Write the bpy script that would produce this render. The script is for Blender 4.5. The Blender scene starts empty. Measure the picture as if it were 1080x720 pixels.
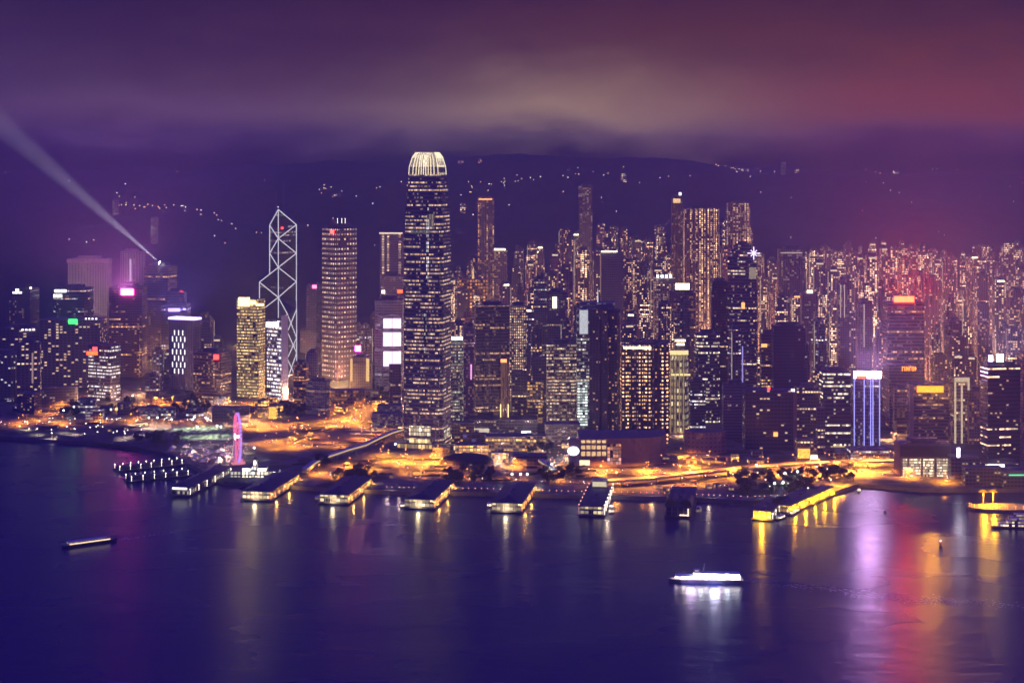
import bpy, bmesh, math, random
from mathutils import Vector, Matrix, noise as mnoise
R = math.radians
S = bpy.context.scene
COL = S.collection
rnd = random.Random(7)

# ------------------------------------------------------------------ camera, sky, exposure
F = 1758.0            # focal length in photo pixels (1080 wide)
H = 393.0             # viewing deck height above the harbour
HR = 175.0            # photo row of the horizon
cam = bpy.data.cameras.new('camera')
camo = bpy.data.objects.new('camera', cam); COL.objects.link(camo)
camo.location = (0, 0, H); camo.rotation_euler = (R(90), 0, 0)
cam.sensor_width = 36.0; cam.lens = F / 1080 * 36.0
cam.shift_y = -(360 - HR) / 1080
cam.clip_start = 1.0; cam.clip_end = 60000
S.camera = camo
S.view_settings.view_transform = 'Standard'; S.view_settings.look = 'None'
S.view_settings.exposure = 0.0; S.view_settings.gamma = 1.0
S.view_settings.use_curve_mapping = False
S.cycles.max_bounces = 4; S.cycles.diffuse_bounces = 1; S.cycles.glossy_bounces = 2
S.cycles.volume_bounces = 0; S.cycles.transmission_bounces = 2; S.cycles.transparent_max_bounces = 6
S.cycles.sample_clamp_indirect = 6.0; S.cycles.sample_clamp_direct = 0.0
S.cycles.caustics_reflective = False; S.cycles.caustics_refractive = False
S.cycles.use_denoising = True
S.cycles.use_light_tree = True

W = bpy.data.worlds.new('World'); S.world = W; W.use_nodes = True
def srgb(r, g, b):
    f = lambda c: (c/255/12.92) if c/255 <= .04045 else ((c/255+.055)/1.055)**2.4
    return (f(r), f(g), f(b), 1)

class NT:
    """tiny node-tree writer"""
    def __init__(s, tree): s.t = tree; s.n = tree.nodes; s.l = tree.links
    def node(s, typ, **kw):
        n = s.n.new(typ)
        for k, v in kw.items(): setattr(n, k, v)
        return n
    def put(s, sock, v):
        if v is None: return
        if isinstance(v, bpy.types.NodeSocket): s.l.new(v, sock)
        else: sock.default_value = v
    def m(s, op, a, b=None, c=None, clamp=False):
        n = s.node('ShaderNodeMath', operation=op); n.use_clamp = clamp
        s.put(n.inputs[0], a); s.put(n.inputs[1], b); s.put(n.inputs[2], c)
        return n.outputs[0]
    def mix(s, f, a, b, mode='MIX'):
        n = s.node('ShaderNodeMix', data_type='RGBA', blend_type=mode)
        s.put(n.inputs['Factor'], f); s.put(n.inputs[6], a); s.put(n.inputs[7], b)
        return n.outputs[2]
    def xyz(s, x=0., y=0., z=0.):
        n = s.node('ShaderNodeCombineXYZ')
        for i, v in enumerate((x, y, z)): s.put(n.inputs[i], v)
        return n.outputs[0]
    def sep(s, v):
        n = s.node('ShaderNodeSeparateXYZ'); s.put(n.inputs[0], v); return n.outputs
    def ramp(s, f, stops, interp='LINEAR'):
        n = s.node('ShaderNodeValToRGB'); cr = n.color_ramp; cr.interpolation = interp
        while len(cr.elements) > 1: cr.elements.remove(cr.elements[-1])
        for i, (p, c) in enumerate(stops):
            e = cr.elements[0] if i == 0 else cr.elements.new(p)
            e.position = p; e.color = c
        s.put(n.inputs[0], f); return n.outputs[0]
    def noise(s, vec, scale, detail=3, rough=.5):
        n = s.node('ShaderNodeTexNoise'); s.put(n.inputs['Vector'], vec)
        n.inputs['Scale'].default_value = scale; n.inputs['Detail'].default_value = detail
        n.inputs['Roughness'].default_value = rough
        return n.outputs[0]
    def wn(s, vec):
        n = s.node('ShaderNodeTexWhiteNoise', noise_dimensions='3D'); s.put(n.inputs['Vector'], vec)
        return n.outputs[0], n.outputs[1]
    def gauss(s, x, c, w):
        d = s.m('DIVIDE', s.m('SUBTRACT', x, c), w)
        return s.m('POWER', 2.718281828, s.m('MULTIPLY', s.m('MULTIPLY', d, d), -1.0))

# night sky: low cloud lit from below by the city, clear violet-blue air overhead
def build_sky():
    W.node_tree.nodes.clear(); k = NT(W.node_tree)
    d = k.node('ShaderNodeTexCoord').outputs['Generated']
    x, y, z = k.sep(d)
    az = k.m('ARCTAN2', x, y)                       # 0 straight over the city
    warp = k.noise(k.xyz(k.m('MULTIPLY', az, 6.0), k.m('MULTIPLY', z, 20.0), 2.0), 1.0, 5, .55)
    warp2 = k.noise(k.xyz(k.m('MULTIPLY', az, 20.0), k.m('MULTIPLY', z, 50.0), 7.0), 1.0, 5, .55)
    w = k.m('MULTIPLY', k.m('SUBTRACT', warp, .5), .05)
    w2 = k.m('MULTIPLY', k.m('SUBTRACT', warp2, .5), .03)
    zz = k.m('ADD', k.m('ADD', z, w), w2)
    base = k.ramp(k.m('MULTIPLY', zz, 1.0, clamp=True), [
        (0.0, srgb(8, 5, 10)), (0.007, srgb(18, 11, 22)), (.014, srgb(48, 31, 52)), (.022, srgb(90, 64, 86)), (.032, srgb(102, 74, 94)), (.05, srgb(84, 55, 80)), (.075, srgb(66, 40, 74)), (.10, srgb(54, 32, 70)),
        (.15, srgb(0, 12, 120)), (.40, srgb(0, 16, 150)), (.6, srgb(58, 46, 184)), (1.0, srgb(68, 54, 206))])
    fade = k.ramp(zz, [(0.0, (0, 0, 0, 1)), (.012, (.3, .3, .3, 1)), (.03, (1, 1, 1, 1))], 'EASE')
    glow = k.m('MULTIPLY', k.m('MULTIPLY', k.gauss(az, .05, .105), k.gauss(k.m('ADD', k.m('MULTIPLY', zz, .6), k.m('MULTIPLY', z, .4)), .024, .033)), fade)
    c = k.mix(k.m('MULTIPLY', glow, .95), base, srgb(180, 150, 124))
    red = k.m('MULTIPLY', k.m('MULTIPLY', k.gauss(az, .27, .17), k.gauss(zz, .032, .034)), fade)
    c = k.mix(k.m('MULTIPLY', red, .85), c, srgb(124, 53, 34))
    redhi = k.m('MULTIPLY', k.gauss(az, .13, .17), k.gauss(zz, .080, .035))
    c = k.mix(k.m('MULTIPLY', redhi, .6), c, srgb(98, 52, 54))
    left = k.m('MULTIPLY', k.m('MULTIPLY', k.gauss(az, -.36, .16), k.gauss(zz, .03, .08)), fade)
    c = k.mix(k.m('MULTIPLY', left, .6), c, srgb(62, 46, 98))
    bg = k.node('ShaderNodeBackground'); k.put(bg.inputs[0], c); bg.inputs[1].default_value = 1.0
    o = k.node('ShaderNodeOutputWorld'); k.l.new(bg.outputs[0], o.inputs[0])
build_sky()

# ------------------------------------------------------------------ placing helpers
def wx(px, Y): return (px - 540) / F * Y
def wz(py, Y): return H - (py - HR) / F * Y
def rowY(py, z=4.0): return (H - z) * F / (py - HR)
def sstep(a, b, x):
    t = max(0, min(1, (x - a) / (b - a))); return t*t*(3-2*t)
def ground(x, y):
    t = 0.0
    for (y0, z0), (y1, z1) in (((2800, 0), (3300, 45)), ((3300, 45), (3600, 105)), ((3600, 105), (4100, 235)), ((4100, 225), (4800, 385))):
        if y > y0: t = z0 + (z1 - z0) * min(1, (y - y0) / (y1 - y0))
    k = sstep(2900, 4400, y)
    n = mnoise.noise((x/620, y/700, .3)) * 60 + mnoise.noise((x/230, y/260, 4.3)) * 26 + mnoise.noise((x/70, y/80, 9.1)) * 7
    t += k * n
    if y > 4800: t -= (y - 4800) * .05
    if y > 4300: t += 14 * sstep(4300, 4900, y) * math.cos((x - 60) / 520)
    return 4.0 + max(0, t)

# ------------------------------------------------------------------ materials
MATS = {}
def newmat(name):
    m = bpy.data.materials.new(name); m.use_nodes = True; m.node_tree.nodes.clear()
    return m, NT(m.node_tree)
def plain(name, col, rough=.7, metal=0., var=.25, scale=.15):
    if name in MATS: return MATS[name]
    m, k = newmat(name)
    tc = k.node('ShaderNodeTexCoord').outputs['Object']
    n = k.noise(tc, scale, 4, .6)
    c = tuple(col[:3]) + (1,)
    dk = tuple(v*(1-var) for v in col[:3]) + (1,); lt = tuple(min(1, v*(1+var)) for v in col[:3]) + (1,)
    cc = k.ramp(n, [(.3, dk), (.7, lt)])
    b = k.node('ShaderNodeBsdfPrincipled'); k.put(b.inputs['Base Color'], cc)
    b.inputs['Roughness'].default_value = rough; b.inputs['Metallic'].default_value = metal
    o = k.node('ShaderNodeOutputMaterial'); k.l.new(b.outputs[0], o.inputs[0])
    MATS[name] = m; return m
def lamp_mat(name, col, strength, sample=False, var=0.0):
    """a light-giving surface: lamp, lit sign, lit glass"""
    if name in MATS: return MATS[name]
    m, k = newmat(name)
    e = k.node('ShaderNodeEmission'); e.inputs[0].default_value = tuple(col[:3]) + (1,)
    if var:
        n = k.noise(k.node('ShaderNodeTexCoord').outputs['Object'], .35, 3)
        k.put(e.inputs[1], k.m('MULTIPLY', k.m('ADD', k.m('MULTIPLY', k.m('SUBTRACT', n, .5), var*3), 1.0, clamp=False), strength))
    else: e.inputs[1].default_value = strength
    o = k.node('ShaderNodeOutputMaterial'); k.l.new(e.outputs[0], o.inputs[0])
    m.cycles.emission_sampling = 'FRONT_BACK' if sample else 'NONE'
    MATS[name] = m; return m

def facade_group():
    g = bpy.data.node_groups.new('facade', 'ShaderNodeTree')
    def inp(n, t, d):
        s = g.interface.new_socket(n, in_out='INPUT', socket_type=t); s.default_value = d
    for n, d in (('Bay', 3.5), ('Floor', 3.5), ('WinW', .6), ('WinH', .5), ('Lit', .2), ('FloorLit', 0.), ('ColVar', .5), ('Clump', .5), ('Strength', 1.), ('Seed', 0.), ('Band', 0.)):
        inp(n, 'NodeSocketFloat', d)
    for n in ('ColA', 'ColB', 'Wall', 'Glass'): inp(n, 'NodeSocketColor', (1, 1, 1, 1))
    g.interface.new_socket('Shader', in_out='OUTPUT', socket_type='NodeSocketShader')
    k = NT(g); I = k.node('NodeGroupInput').outputs; O = k.node('NodeGroupOutput')
    uv = k.node('ShaderNodeUVMap').outputs[0]
    u, v, _ = k.sep(uv)
    orand = k.node('ShaderNodeObjectInfo').outputs['Random']
    sd = k.m('ADD', k.m('MULTIPLY', I['Seed'], 17.31), k.m('MULTIPLY', orand, 911.0))
    cu = k.m('DIVIDE', u, I['Bay']); cv = k.m('DIVIDE', v, I['Floor'])
    fu = k.m('FRACT', cu); fv = k.m('FRACT', cv); iu = k.m('FLOOR', cu); iv = k.m('FLOOR', cv)
    # a room may span two bays: merge some neighbours
    val, colr = k.wn(k.xyz(iu, iv, sd))
    cr, cg, cb = k.sep(colr)
    colv, _ = k.wn(k.xyz(iu, 3.7, sd)); flv, _ = k.wn(k.xyz(11.3, iv, sd))
    seg, _ = k.wn(k.xyz(k.m('FLOOR', k.m('DIVIDE', iu, 5.0)), iv, k.m('ADD', sd, 3.3)))
    cl = k.noise(k.xyz(k.m('MULTIPLY', iu, .13), k.m('MULTIPLY', iv, .11), sd), 1.0, 2)
    p = k.m('MULTIPLY', I['Lit'], k.m('ADD', 1.0, k.m('MULTIPLY', I['ColVar'], k.m('SUBTRACT', k.m('MULTIPLY', colv, 2.0), 1.0))))
    p = k.m('MULTIPLY', p, k.m('MAXIMUM', .05, k.m('ADD', 1.0, k.m('MULTIPLY', I['Clump'], k.m('MULTIPLY', k.m('SUBTRACT', cl, .5), 5.0)))))
    lit = k.m('LESS_THAN', val, p)
    fl = k.m('MULTIPLY', k.m('LESS_THAN', flv, k.m('MULTIPLY', I['FloorLit'], 1.35)), k.m('MULTIPLY', k.m('LESS_THAN', seg, .75), k.m('LESS_THAN', val, .9)))
    on = k.m('MAXIMUM', lit, fl)
    wm = k.m('MULTIPLY', k.m('LESS_THAN', k.m('ABSOLUTE', k.m('SUBTRACT', fu, .5)), k.m('MULTIPLY', I['WinW'], .5)),
             k.m('LESS_THAN', k.m('ABSOLUTE', k.m('SUBTRACT', fv, .5)), k.m('MULTIPLY', I['WinH'], .5)))
    bright = k.m('ADD', .22, k.m('MULTIPLY', k.m('MULTIPLY', cr, cr), 1.3))
    st = k.m('MULTIPLY', k.m('MULTIPLY', on, wm), k.m('MULTIPLY', bright, I['Strength']))
    c = k.mix(cg, I['ColA'], I['ColB'])
    b = k.node('ShaderNodeBsdfPrincipled')
    wn_ = k.noise(k.xyz(k.m('MULTIPLY', u, .06), k.m('MULTIPLY', v, .02), sd), 1.0, 4, .65)
    wall = k.mix(k.m('MULTIPLY', wn_, .55), I['Wall'], (0, 0, 0, 1))
    k.put(b.inputs['Base Color'], k.mix(wm, wall, I['Glass']))
    k.put(b.inputs['Roughness'], k.m('SUBTRACT', .75, k.m('MULTIPLY', wm, .6)))
    k.put(b.inputs['Emission Color'], c); k.put(b.inputs['Emission Strength'], st)
    k.l.new(b.outputs[0], O.inputs[0])
    return g
FG = facade_group()
WARM = (1.0, .50, .18); PEACH = (1.0, .54, .25); WHITE = (1.0, .76, .47); COOL = (.80, .82, 1.0); GOLD = (1.0, .60, .14); ORANGE = (1.0, .36, .07); AMBER = (1.0, .42, .11)
GLASSC = (.02, .022, .035)
_seed = [0]
def facade(name, bay=3.5, floor=3.6, ww=.6, wh=.5, lit=.2, fl=0., cv=.5, clump=.5, a=WARM, b=WHITE, s=1.2, wall=(.22, .2, .22), glass=GLASSC):
    m, k = newmat(name); _seed[0] += 1; wall = tuple(min(.6, c*1.4) for c in wall)
    if floor < 6: bay *= 1.22; floor *= 1.18; s *= 2.7
    n = k.node('ShaderNodeGroup', node_tree=FG)
    for q, v in (('Bay', bay), ('Floor', floor), ('WinW', ww), ('WinH', wh), ('Lit', lit), ('FloorLit', fl), ('ColVar', cv), ('Clump', clump), ('Strength', s), ('Seed', _seed[0])):
        n.inputs[q].default_value = v
    for q, v in (('ColA', a), ('ColB', b), ('Wall', wall), ('Glass', glass)): n.inputs[q].default_value = tuple(v[:3]) + (1,)
    o = k.node('ShaderNodeOutputMaterial'); k.l.new(n.outputs[0], o.inputs[0])
    m.cycles.emission_sampling = 'NONE'
    return m
roof_m = plain('roof_concrete', (.16, .15, .16), .85)
conc = plain('concrete', (.30, .28, .27), .8)
dark_m = plain('dark_metal', (.06, .06, .07), .5)
white_m = plain('white_paint', (.72, .70, .70), .5, var=.1)
steel_m = plain('steel', (.35, .35, .38), .4, .6)

# ------------------------------------------------------------------ mesh helpers
class MB:
    def __init__(s): s.v = []; s.f = []; s.mi = []; s.uv = []
    def face(s, pts, uvs=None, mi=0):
        n = len(s.v); s.v += [tuple(p) for p in pts]; s.f.append(tuple(range(n, n+len(pts)))); s.mi.append(mi)
        s.uv += uvs if uvs else [(p[0], p[1]) for p in pts]
        return s
    def prism(s, poly, z0, z1, top=None, mi=0, cmi=1, u0=0., cap=True, floor=False, v0=0.):
        top = top or poly; n = len(poly); u = u0
        for i in range(n):
            j = (i+1) % n
            a, b, c, d = poly[i], poly[j], top[j], top[i]
            L = math.hypot(b[0]-a[0], b[1]-a[1])
            za, zb = (z1 if not callable(z1) else z1(*d)), (z1 if not callable(z1) else z1(*c))
            s.face([(a[0], a[1], z0), (b[0], b[1], z0), (c[0], c[1], zb), (d[0], d[1], za)],
                   [(u, v0), (u+L, v0), (u+L, v0+zb-z0), (u, v0+za-z0)], mi)
            u += L
        if cap: s.face([(p[0], p[1], (z1(*p) if callable(z1) else z1)) for p in top], None, cmi)
        if floor: s.face([(p[0], p[1], z0) for p in reversed(poly)], None, cmi)
        return s
    def box(s, x0, x1, y0, y1, z0, z1, mi=0, cmi=None):
        return s.prism([(x0, y0), (x1, y0), (x1, y1), (x0, y1)], z0, z1, mi=mi, cmi=mi if cmi is None else cmi, floor=True)
    def tube(s, a, b, r, n=6, r2=None, mi=0):
        a, b = Vector(a), Vector(b); d = (b-a).normalized(); r2 = r if r2 is None else r2
        q = d.orthogonal().normalized(); w = d.cross(q)
        A = [a + (q*math.cos(t) + w*math.sin(t))*r for t in (2*math.pi*i/n for i in range(n))]
        B = [b + (q*math.cos(t) + w*math.sin(t))*r2 for t in (2*math.pi*i/n for i in range(n))]
        for i in range(n):
            j = (i+1) % n; s.face([A[i], A[j], B[j], B[i]], None, mi)
        s.face(list(reversed(A)), None, mi); s.face(B, None, mi)
        return s
    def ball(s, c, r, n=6, mi=0):
        c = Vector(c); ring = lambda t: [c + Vector((math.cos(p)*math.sin(t), math.sin(p)*math.sin(t), math.cos(t)))*r for p in (2*math.pi*i/n for i in range(n))]
        ts = [math.pi*i/4 for i in range(1, 4)]; rs = [ring(t) for t in ts]
        for i in range(n):
            j = (i+1) % n
            s.face([c+Vector((0, 0, r)), rs[0][i], rs[0][j]], None, mi)
            for q in range(2): s.face([rs[q][i], rs[q+1][i], rs[q+1][j], rs[q][j]], None, mi)
            s.face([rs[2][i], c-Vector((0, 0, r)), rs[2][j]], None, mi)
        return s
    def mesh(s, name, mats):
        me = bpy.data.meshes.new(name); me.from_pydata(s.v, [], s.f)
        for m in (mats if isinstance(mats, (list, tuple)) else [mats]): me.materials.append(m)
        me.polygons.foreach_set('material_index', s.mi)
        ul = me.uv_layers.new(name='UVMap'); ul.data.foreach_set('uv', [c for q in s.uv for c in q])
        bm = bmesh.new(); bm.from_mesh(me); bmesh.ops.remove_doubles(bm, verts=bm.verts, dist=.001); bm.to_mesh(me); bm.free()
        me.update(); return me
    def build(s, name, mats, parent=None):
        o = bpy.data.objects.new(name, s.mesh(name, mats)); COL.objects.link(o)
        if parent: o.parent = parent
        return o
def tag(o, label, cat, group=None):
    o['label'] = label; o['category'] = cat
    if group: o['group'] = group
    return o
def empty(name, loc, label, cat, group=None, rz=0.):
    o = bpy.data.objects.new(name, None); COL.objects.link(o); o.location = loc; o.rotation_euler = (0, 0, rz)
    return tag(o, label, cat, group)
def struct(o, kind='structure'): o['kind'] = kind; return o
def copy_tree(o, parent=None):
    c = o.copy(); COL.objects.link(c)
    if parent: c.parent = parent
    for ch in list(o.children):
        if ch.type != 'LIGHT': copy_tree(ch, c)
    return c

def plan(kind, w, d):
    a, b = w/2, d/2
    if kind == 'rect': return [(-a, -b), (a, -b), (a, b), (-a, b)]
    if kind == 'chamfer':
        c = min(a, b)*.35; return [(-a+c, -b), (a-c, -b), (a, -b+c), (a, b-c), (a-c, b), (-a+c, b), (-a, b-c), (-a, -b+c)]
    if kind == 'notch':
        c = min(a, b)*.16; return [(-a+c, -b), (a-c, -b), (a-c, -b+c), (a, -b+c), (a, b-c), (a-c, b-c), (a-c, b), (-a+c, b), (-a+c, b-c), (-a, b-c), (-a, -b+c), (-a+c, -b+c)]
    if kind == 'cross':
        c, e = a*.42, b*.42; g = a*.12
        return [(-c, -b), (-g, -b), (-g, -b+e*.7), (g, -b+e*.7), (g, -b), (c, -b), (c, -e), (a, -e), (a, e), (c, e), (c, b), (-c, b), (-c, e), (-a, e), (-a, -e), (-c, -e)]
    if kind == 'slab':
        n = max(2, int(w/11)); q = w/n; pts = []
        for i in range(n):
            x = -a + i*q
            pts += [(x, -b), (x+q*.66, -b), (x+q*.66, -b+2.6), (x+q, -b+2.6)]
        return pts + [(a, b), (-a, b)]
    if kind == 'round': return [(a*math.cos(t), b*math.sin(t)) for t in (2*math.pi*i/24 - math.pi/2 for i in range(24))]
    if kind == 'bow':    # bowed front
        return [(a*math.sin(t), -b*math.cos(t)*1.0) for t in (math.pi*(-.5 + i/12) for i in range(13))] + [(a, b), (-a, b)]
    if kind == 'hollow': # concave front
        return [(-a + w*i/12, -b + b*.7*math.sin(math.pi*i/12)) for i in range(13)] + [(a, b), (-a, b)]
OCC = []      # footprints taken: x, y, radius
LAND = []     # landmarks for describing neighbours: px, row, words
class T: pass
def tower(name, label, cat, x0, x1, ytop, Y, mat, kind='rect', k=.8, rot=0, plant=True, group=None, short=None, zb=None, roof=None, steps=None, occ=True):
    """A building whose front comes up to distance Y and whose outline spans photo columns x0..x1 and tops out at row ytop."""
    t = T(); Wd = (x1-x0)/F*Y; th = R(rot); c, s = abs(math.cos(th)), abs(math.sin(th))
    t.w = Wd/(c + k*s); t.d = t.w*k
    ext = (t.w*s + t.d*c); t.Y = Y; t.Yc = Y + ext/2; t.X = wx((x0+x1)/2, Y)
    t.z0 = (ground(t.X, t.Yc) if zb is None else zb); t.zt = wz(ytop, Y); t.h = t.zt - t.z0
    t.root = empty(name, (t.X, t.Yc, t.z0), label, cat, group, th)
    t.poly = plan(kind, t.w, t.d); t.roof = roof or roof_m; t.mat = mat; t.ext = ext
    mb = MB(); z = -6.
    segs = steps or [(1.0, 1.0)]
    poly = t.poly
    for i, (fr, sc) in enumerate(segs):
        p2 = [(x*sc, y*sc) for x, y in t.poly]
        mb.prism(p2, z, t.h*fr, v0=z); z = t.h*fr
    t.body = mb.build('facade', [mat, t.roof], t.root)
    if plant:
        pb = MB(); f = .55*segs[-1][1]; pb.prism(plan('rect', t.w*f, t.d*f), t.h+.02, t.h + 5.5, cmi=0); pb.build('plant_room', t.roof, t.root)
        for q_ in range(2):
            ub = MB(); ux = t.w*(-.3 if q_ else .26)*segs[-1][1]; uy = -t.d*.3*segs[-1][1]; us = min(t.w, t.d)*.07+.5; ub.box(ux-us, ux+us, uy-us*.7, uy+us*.7, t.h+.02, t.h+2.6); ub.build('cooling_unit', steel_m, t.root)
    if occ: OCC.append((t.X, t.Yc, max(t.w, t.d)*.62))
    if short: LAND.append(((x0+x1)/2, ytop, short, Y))
    return t
def local(t, p):
    th = t.root.rotation_euler.z; dx, dy = p[0]-t.X, p[1]-t.Yc
    return (dx*math.cos(th)+dy*math.sin(th), -dx*math.sin(th)+dy*math.cos(th), p[2]-t.z0)
def board(t, name, x0, x1, y0, y1, mat, yoff=-1.0, th=1.2, Y=None, label=None, frame=True):
    """a flat lit board standing square to the street at the tower's front (photo columns / rows at its own distance)"""
    Y = (t.Y if Y is None else Y) + yoff
    X0, X1, Z0, Z1 = wx(x0, Y), wx(x1, Y), wz(y1, Y), wz(y0, Y)
    mb = MB(); e = local(t, (0, 0, 0))
    pts = [local(t, (x, y, 0)) for x, y in ((X0, Y-th), (X1, Y-th), (X1, Y), (X0, Y))]
    mb.prism([(p[0], p[1]) for p in pts], Z0-t.z0, Z1-t.z0, cmi=0, floor=True)
    o = mb.build(name, mat, t.root)
    if label: o['label'] = label
    if frame and name.startswith('sign'):
        fb = MB(); g = .5
        pts = [local(t, (x, y, 0)) for x, y in ((X0-g, Y+.05), (X1+g, Y+.05), (X1+g, Y+.8), (X0-g, Y+.8))]
        fb.prism([(p[0], p[1]) for p in pts], Z0-t.z0-g, Z1-t.z0+g, cmi=0, floor=True); fb.build('sign_frame', dark_m, o)
    return o
def lamp_light(name, loc, col, power, radius=.6, parent=None, spot=None):
    l = bpy.data.lights.new(name, 'SPOT' if spot else 'POINT'); l.color = col[:3]; l.energy = power; l.shadow_soft_size = radius
    if spot: l.spot_size = spot; l.spot_blend = .6
    o = bpy.data.objects.new(name, l); COL.objects.link(o); o.location = loc
    if parent: o.parent = parent
    return o

# ------------------------------------------------------------------ the setting: harbour, land, hills
COAST = [(-60, 462), (0, 462), (60, 466), (130, 470), (172, 479), (188, 484), (212, 498), (236, 510), (262, 512), (300, 513), (330, 516), (420, 520), (520, 521.5), (600, 524), (700, 526), (790, 530),
         (862, 527), (884, 519), (906, 512), (930, 513.5), (958, 516.5), (1020, 518), (1080, 517), (1140, 517)]
CO = [(wx(px, rowY(py, 2)), rowY(py, 2)) for px, py in COAST]
CO = [(-6500, CO[0][1])] + CO + [(6500, CO[-1][1])]
def coast(x):
    for (x0, y0), (x1, y1) in zip(CO, CO[1:]):
        if x0 <= x <= x1: return y0 + (y1-y0)*(x-x0)/(x1-x0)
    return CO[0][1]
def build_land():
    xs = [-6500, -5000, -4000, -3200, -2600, -2200] + [-1900 + 20*i for i in range(191)] + [2200, 2600, 3200, 4000, 5000, 6500]
    far = [2800 + 35*i for i in range(70)] + [5300, 5450, 5600]
    V, Fc = [], []
    for x in xs:
        c = coast(x); ys = [c + (2765-c)*i/6 for i in range(7)] + far
        for y in ys: V.append((x, y, ground(x, y)))
    n = 7 + len(far)
    for i in range(len(xs)-1):
        for j in range(n-1): Fc.append((i*n+j, (i+1)*n+j, (i+1)*n+j+1, i*n+j+1))
    me = bpy.data.meshes.new('ground'); me.from_pydata(V, [], Fc)
    for p in me.polygons: p.use_smooth = True
    m, k = newmat('city_ground_and_wooded_hill')
    g = k.node('ShaderNodeNewGeometry'); P = g.outputs['Position']; z = k.sep(P)[2]
    pave = k.ramp(k.noise(P, .05, 6, .7), [(.35, (.035, .032, .03, 1)), (.5, (.12, .11, .10, 1)), (.62, (.27, .25, .22, 1))])
    vo = k.node('ShaderNodeTexVoronoi'); vo.inputs['Scale'].default_value = .022; k.l.new(P, vo.inputs['Vector']); vr = k.sep(vo.outputs['Color'])[0]
    pave = k.mix(k.ramp(vr, [(0, (1, 1, 1, 1)), (.35, (0, 0, 0, 1)), (.62, (0, 0, 0, 1)), (.63, (.75, .75, .75, 1))], 'CONSTANT'), pave, (.035, .045, .022, 1))
    ve = k.node('ShaderNodeTexVoronoi', feature='DISTANCE_TO_EDGE'); ve.inputs['Scale'].default_value = .022; k.l.new(P, ve.inputs['Vector'])
    pave = k.mix(k.m('LESS_THAN', ve.outputs['Distance'], .06), pave, (.16, .15, .14, 1))
    wood = k.ramp(k.noise(P, .03, 7, .7), [(.35, (.008, .016, .008, 1)), (.65, (.05, .07, .03, 1))])
    t = k.ramp(k.m('DIVIDE', k.m('ADD', z, k.m('MULTIPLY', k.noise(P, .01, 4), 20.0)), 100.0), [(.16, (0, 0, 0, 1)), (.42, (1, 1, 1, 1))])
    b = k.node('ShaderNodeBsdfPrincipled'); k.put(b.inputs['Base Color'], k.mix(t, pave, wood)); b.inputs['Roughness'].default_value = .8
    bp = k.node('ShaderNodeBump'); bp.inputs['Strength'].default_value = .6; bp.inputs['Distance'].default_value = 3.0
    k.put(bp.inputs['Height'], k.noise(P, .08, 5, .7)); k.l.new(bp.outputs[0], b.inputs['Normal'])
    o = k.node('ShaderNodeOutputMaterial'); k.l.new(b.outputs[0], o.inputs[0])
    me.materials.append(m)
    struct(bpy.data.objects.new('ground', me)); COL.objects.link(bpy.data.objects['ground'])
    # quay wall along the water
    mb = MB()
    for (x0, y0), (x1, y1) in zip(CO, CO[1:]):
        mb.face([(x0, y0-.01, -3), (x1, y1-.01, -3), (x1, y1-.01, 4.9), (x0, y0-.01, 4.9)])
        mb.face([(x0, y0-.01, 4.9), (x1, y1-.01, 4.9), (x1, y1+1.2, 4.9), (x0, y0+1.2, 4.9)])
        mb.face([(x1, y1+1.2, 3.5), (x0, y0+1.2, 3.5), (x0, y0+1.2, 4.9), (x1, y1+1.2, 4.9)])
    struct(mb.build('quay', plain('quay_stone', (.2, .19, .18), .8)))
build_land()
def build_water():
    mb = MB(); mb.face([(-7400, -1500, 0), (7400, -1500, 0), (7400, 5650, 0), (-7400, 5650, 0)])
    m, k = newmat('harbour_water')
    P = k.node('ShaderNodeNewGeometry').outputs['Position']
    b = k.node('ShaderNodeBsdfPrincipled'); b.inputs['Base Color'].default_value = (.001, .010, .095, 1)
    b.inputs['IOR'].default_value = 1.33
    mp = k.node('ShaderNodeMapping'); mp.inputs['Scale'].default_value = (1.0, 1.6, 1.0); mp.inputs['Rotation'].default_value = (0, 0, .35); k.l.new(P, mp.inputs[0])
    chop = k.noise(mp.outputs[0], .035, 6, .62); swell = k.noise(mp.outputs[0], .006, 3, .5)
    k.put(b.inputs['Roughness'], k.m('ADD', .21, k.m('MULTIPLY', swell, .12)))
    bp = k.node('ShaderNodeBump'); bp.inputs['Strength'].default_value = .5; bp.inputs['Distance'].default_value = 1.2
    k.put(bp.inputs['Height'], k.m('ADD', chop, k.m('MULTIPLY', swell, 2.0))); k.l.new(bp.outputs[0], b.inputs['Normal'])
    o = k.node('ShaderNodeOutputMaterial'); k.l.new(b.outputs[0], o.inputs[0])
    struct(mb.build('harbour_water', m))
build_water()
def build_haze():
    mb = MB(); mb.box(-7500, 7500, -1600, 5750, -4, 505)
    m, k = newmat('night_haze')
    v = k.node('ShaderNodeVolumePrincipled')
    v.inputs['Color'].default_value = (.86, .84, .95, 1); v.inputs['Density'].default_value = 1.5e-4
    v.inputs['Anisotropy'].default_value = .35; v.inputs['Density Attribute'].default_value = ''
    o = k.node('ShaderNodeOutputMaterial'); k.l.new(v.outputs[0], o.inputs['Volume'])
    m.cycles.homogeneous_volume = True
    h = mb.build('haze', m); struct(h, 'stuff')
build_haze()

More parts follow.
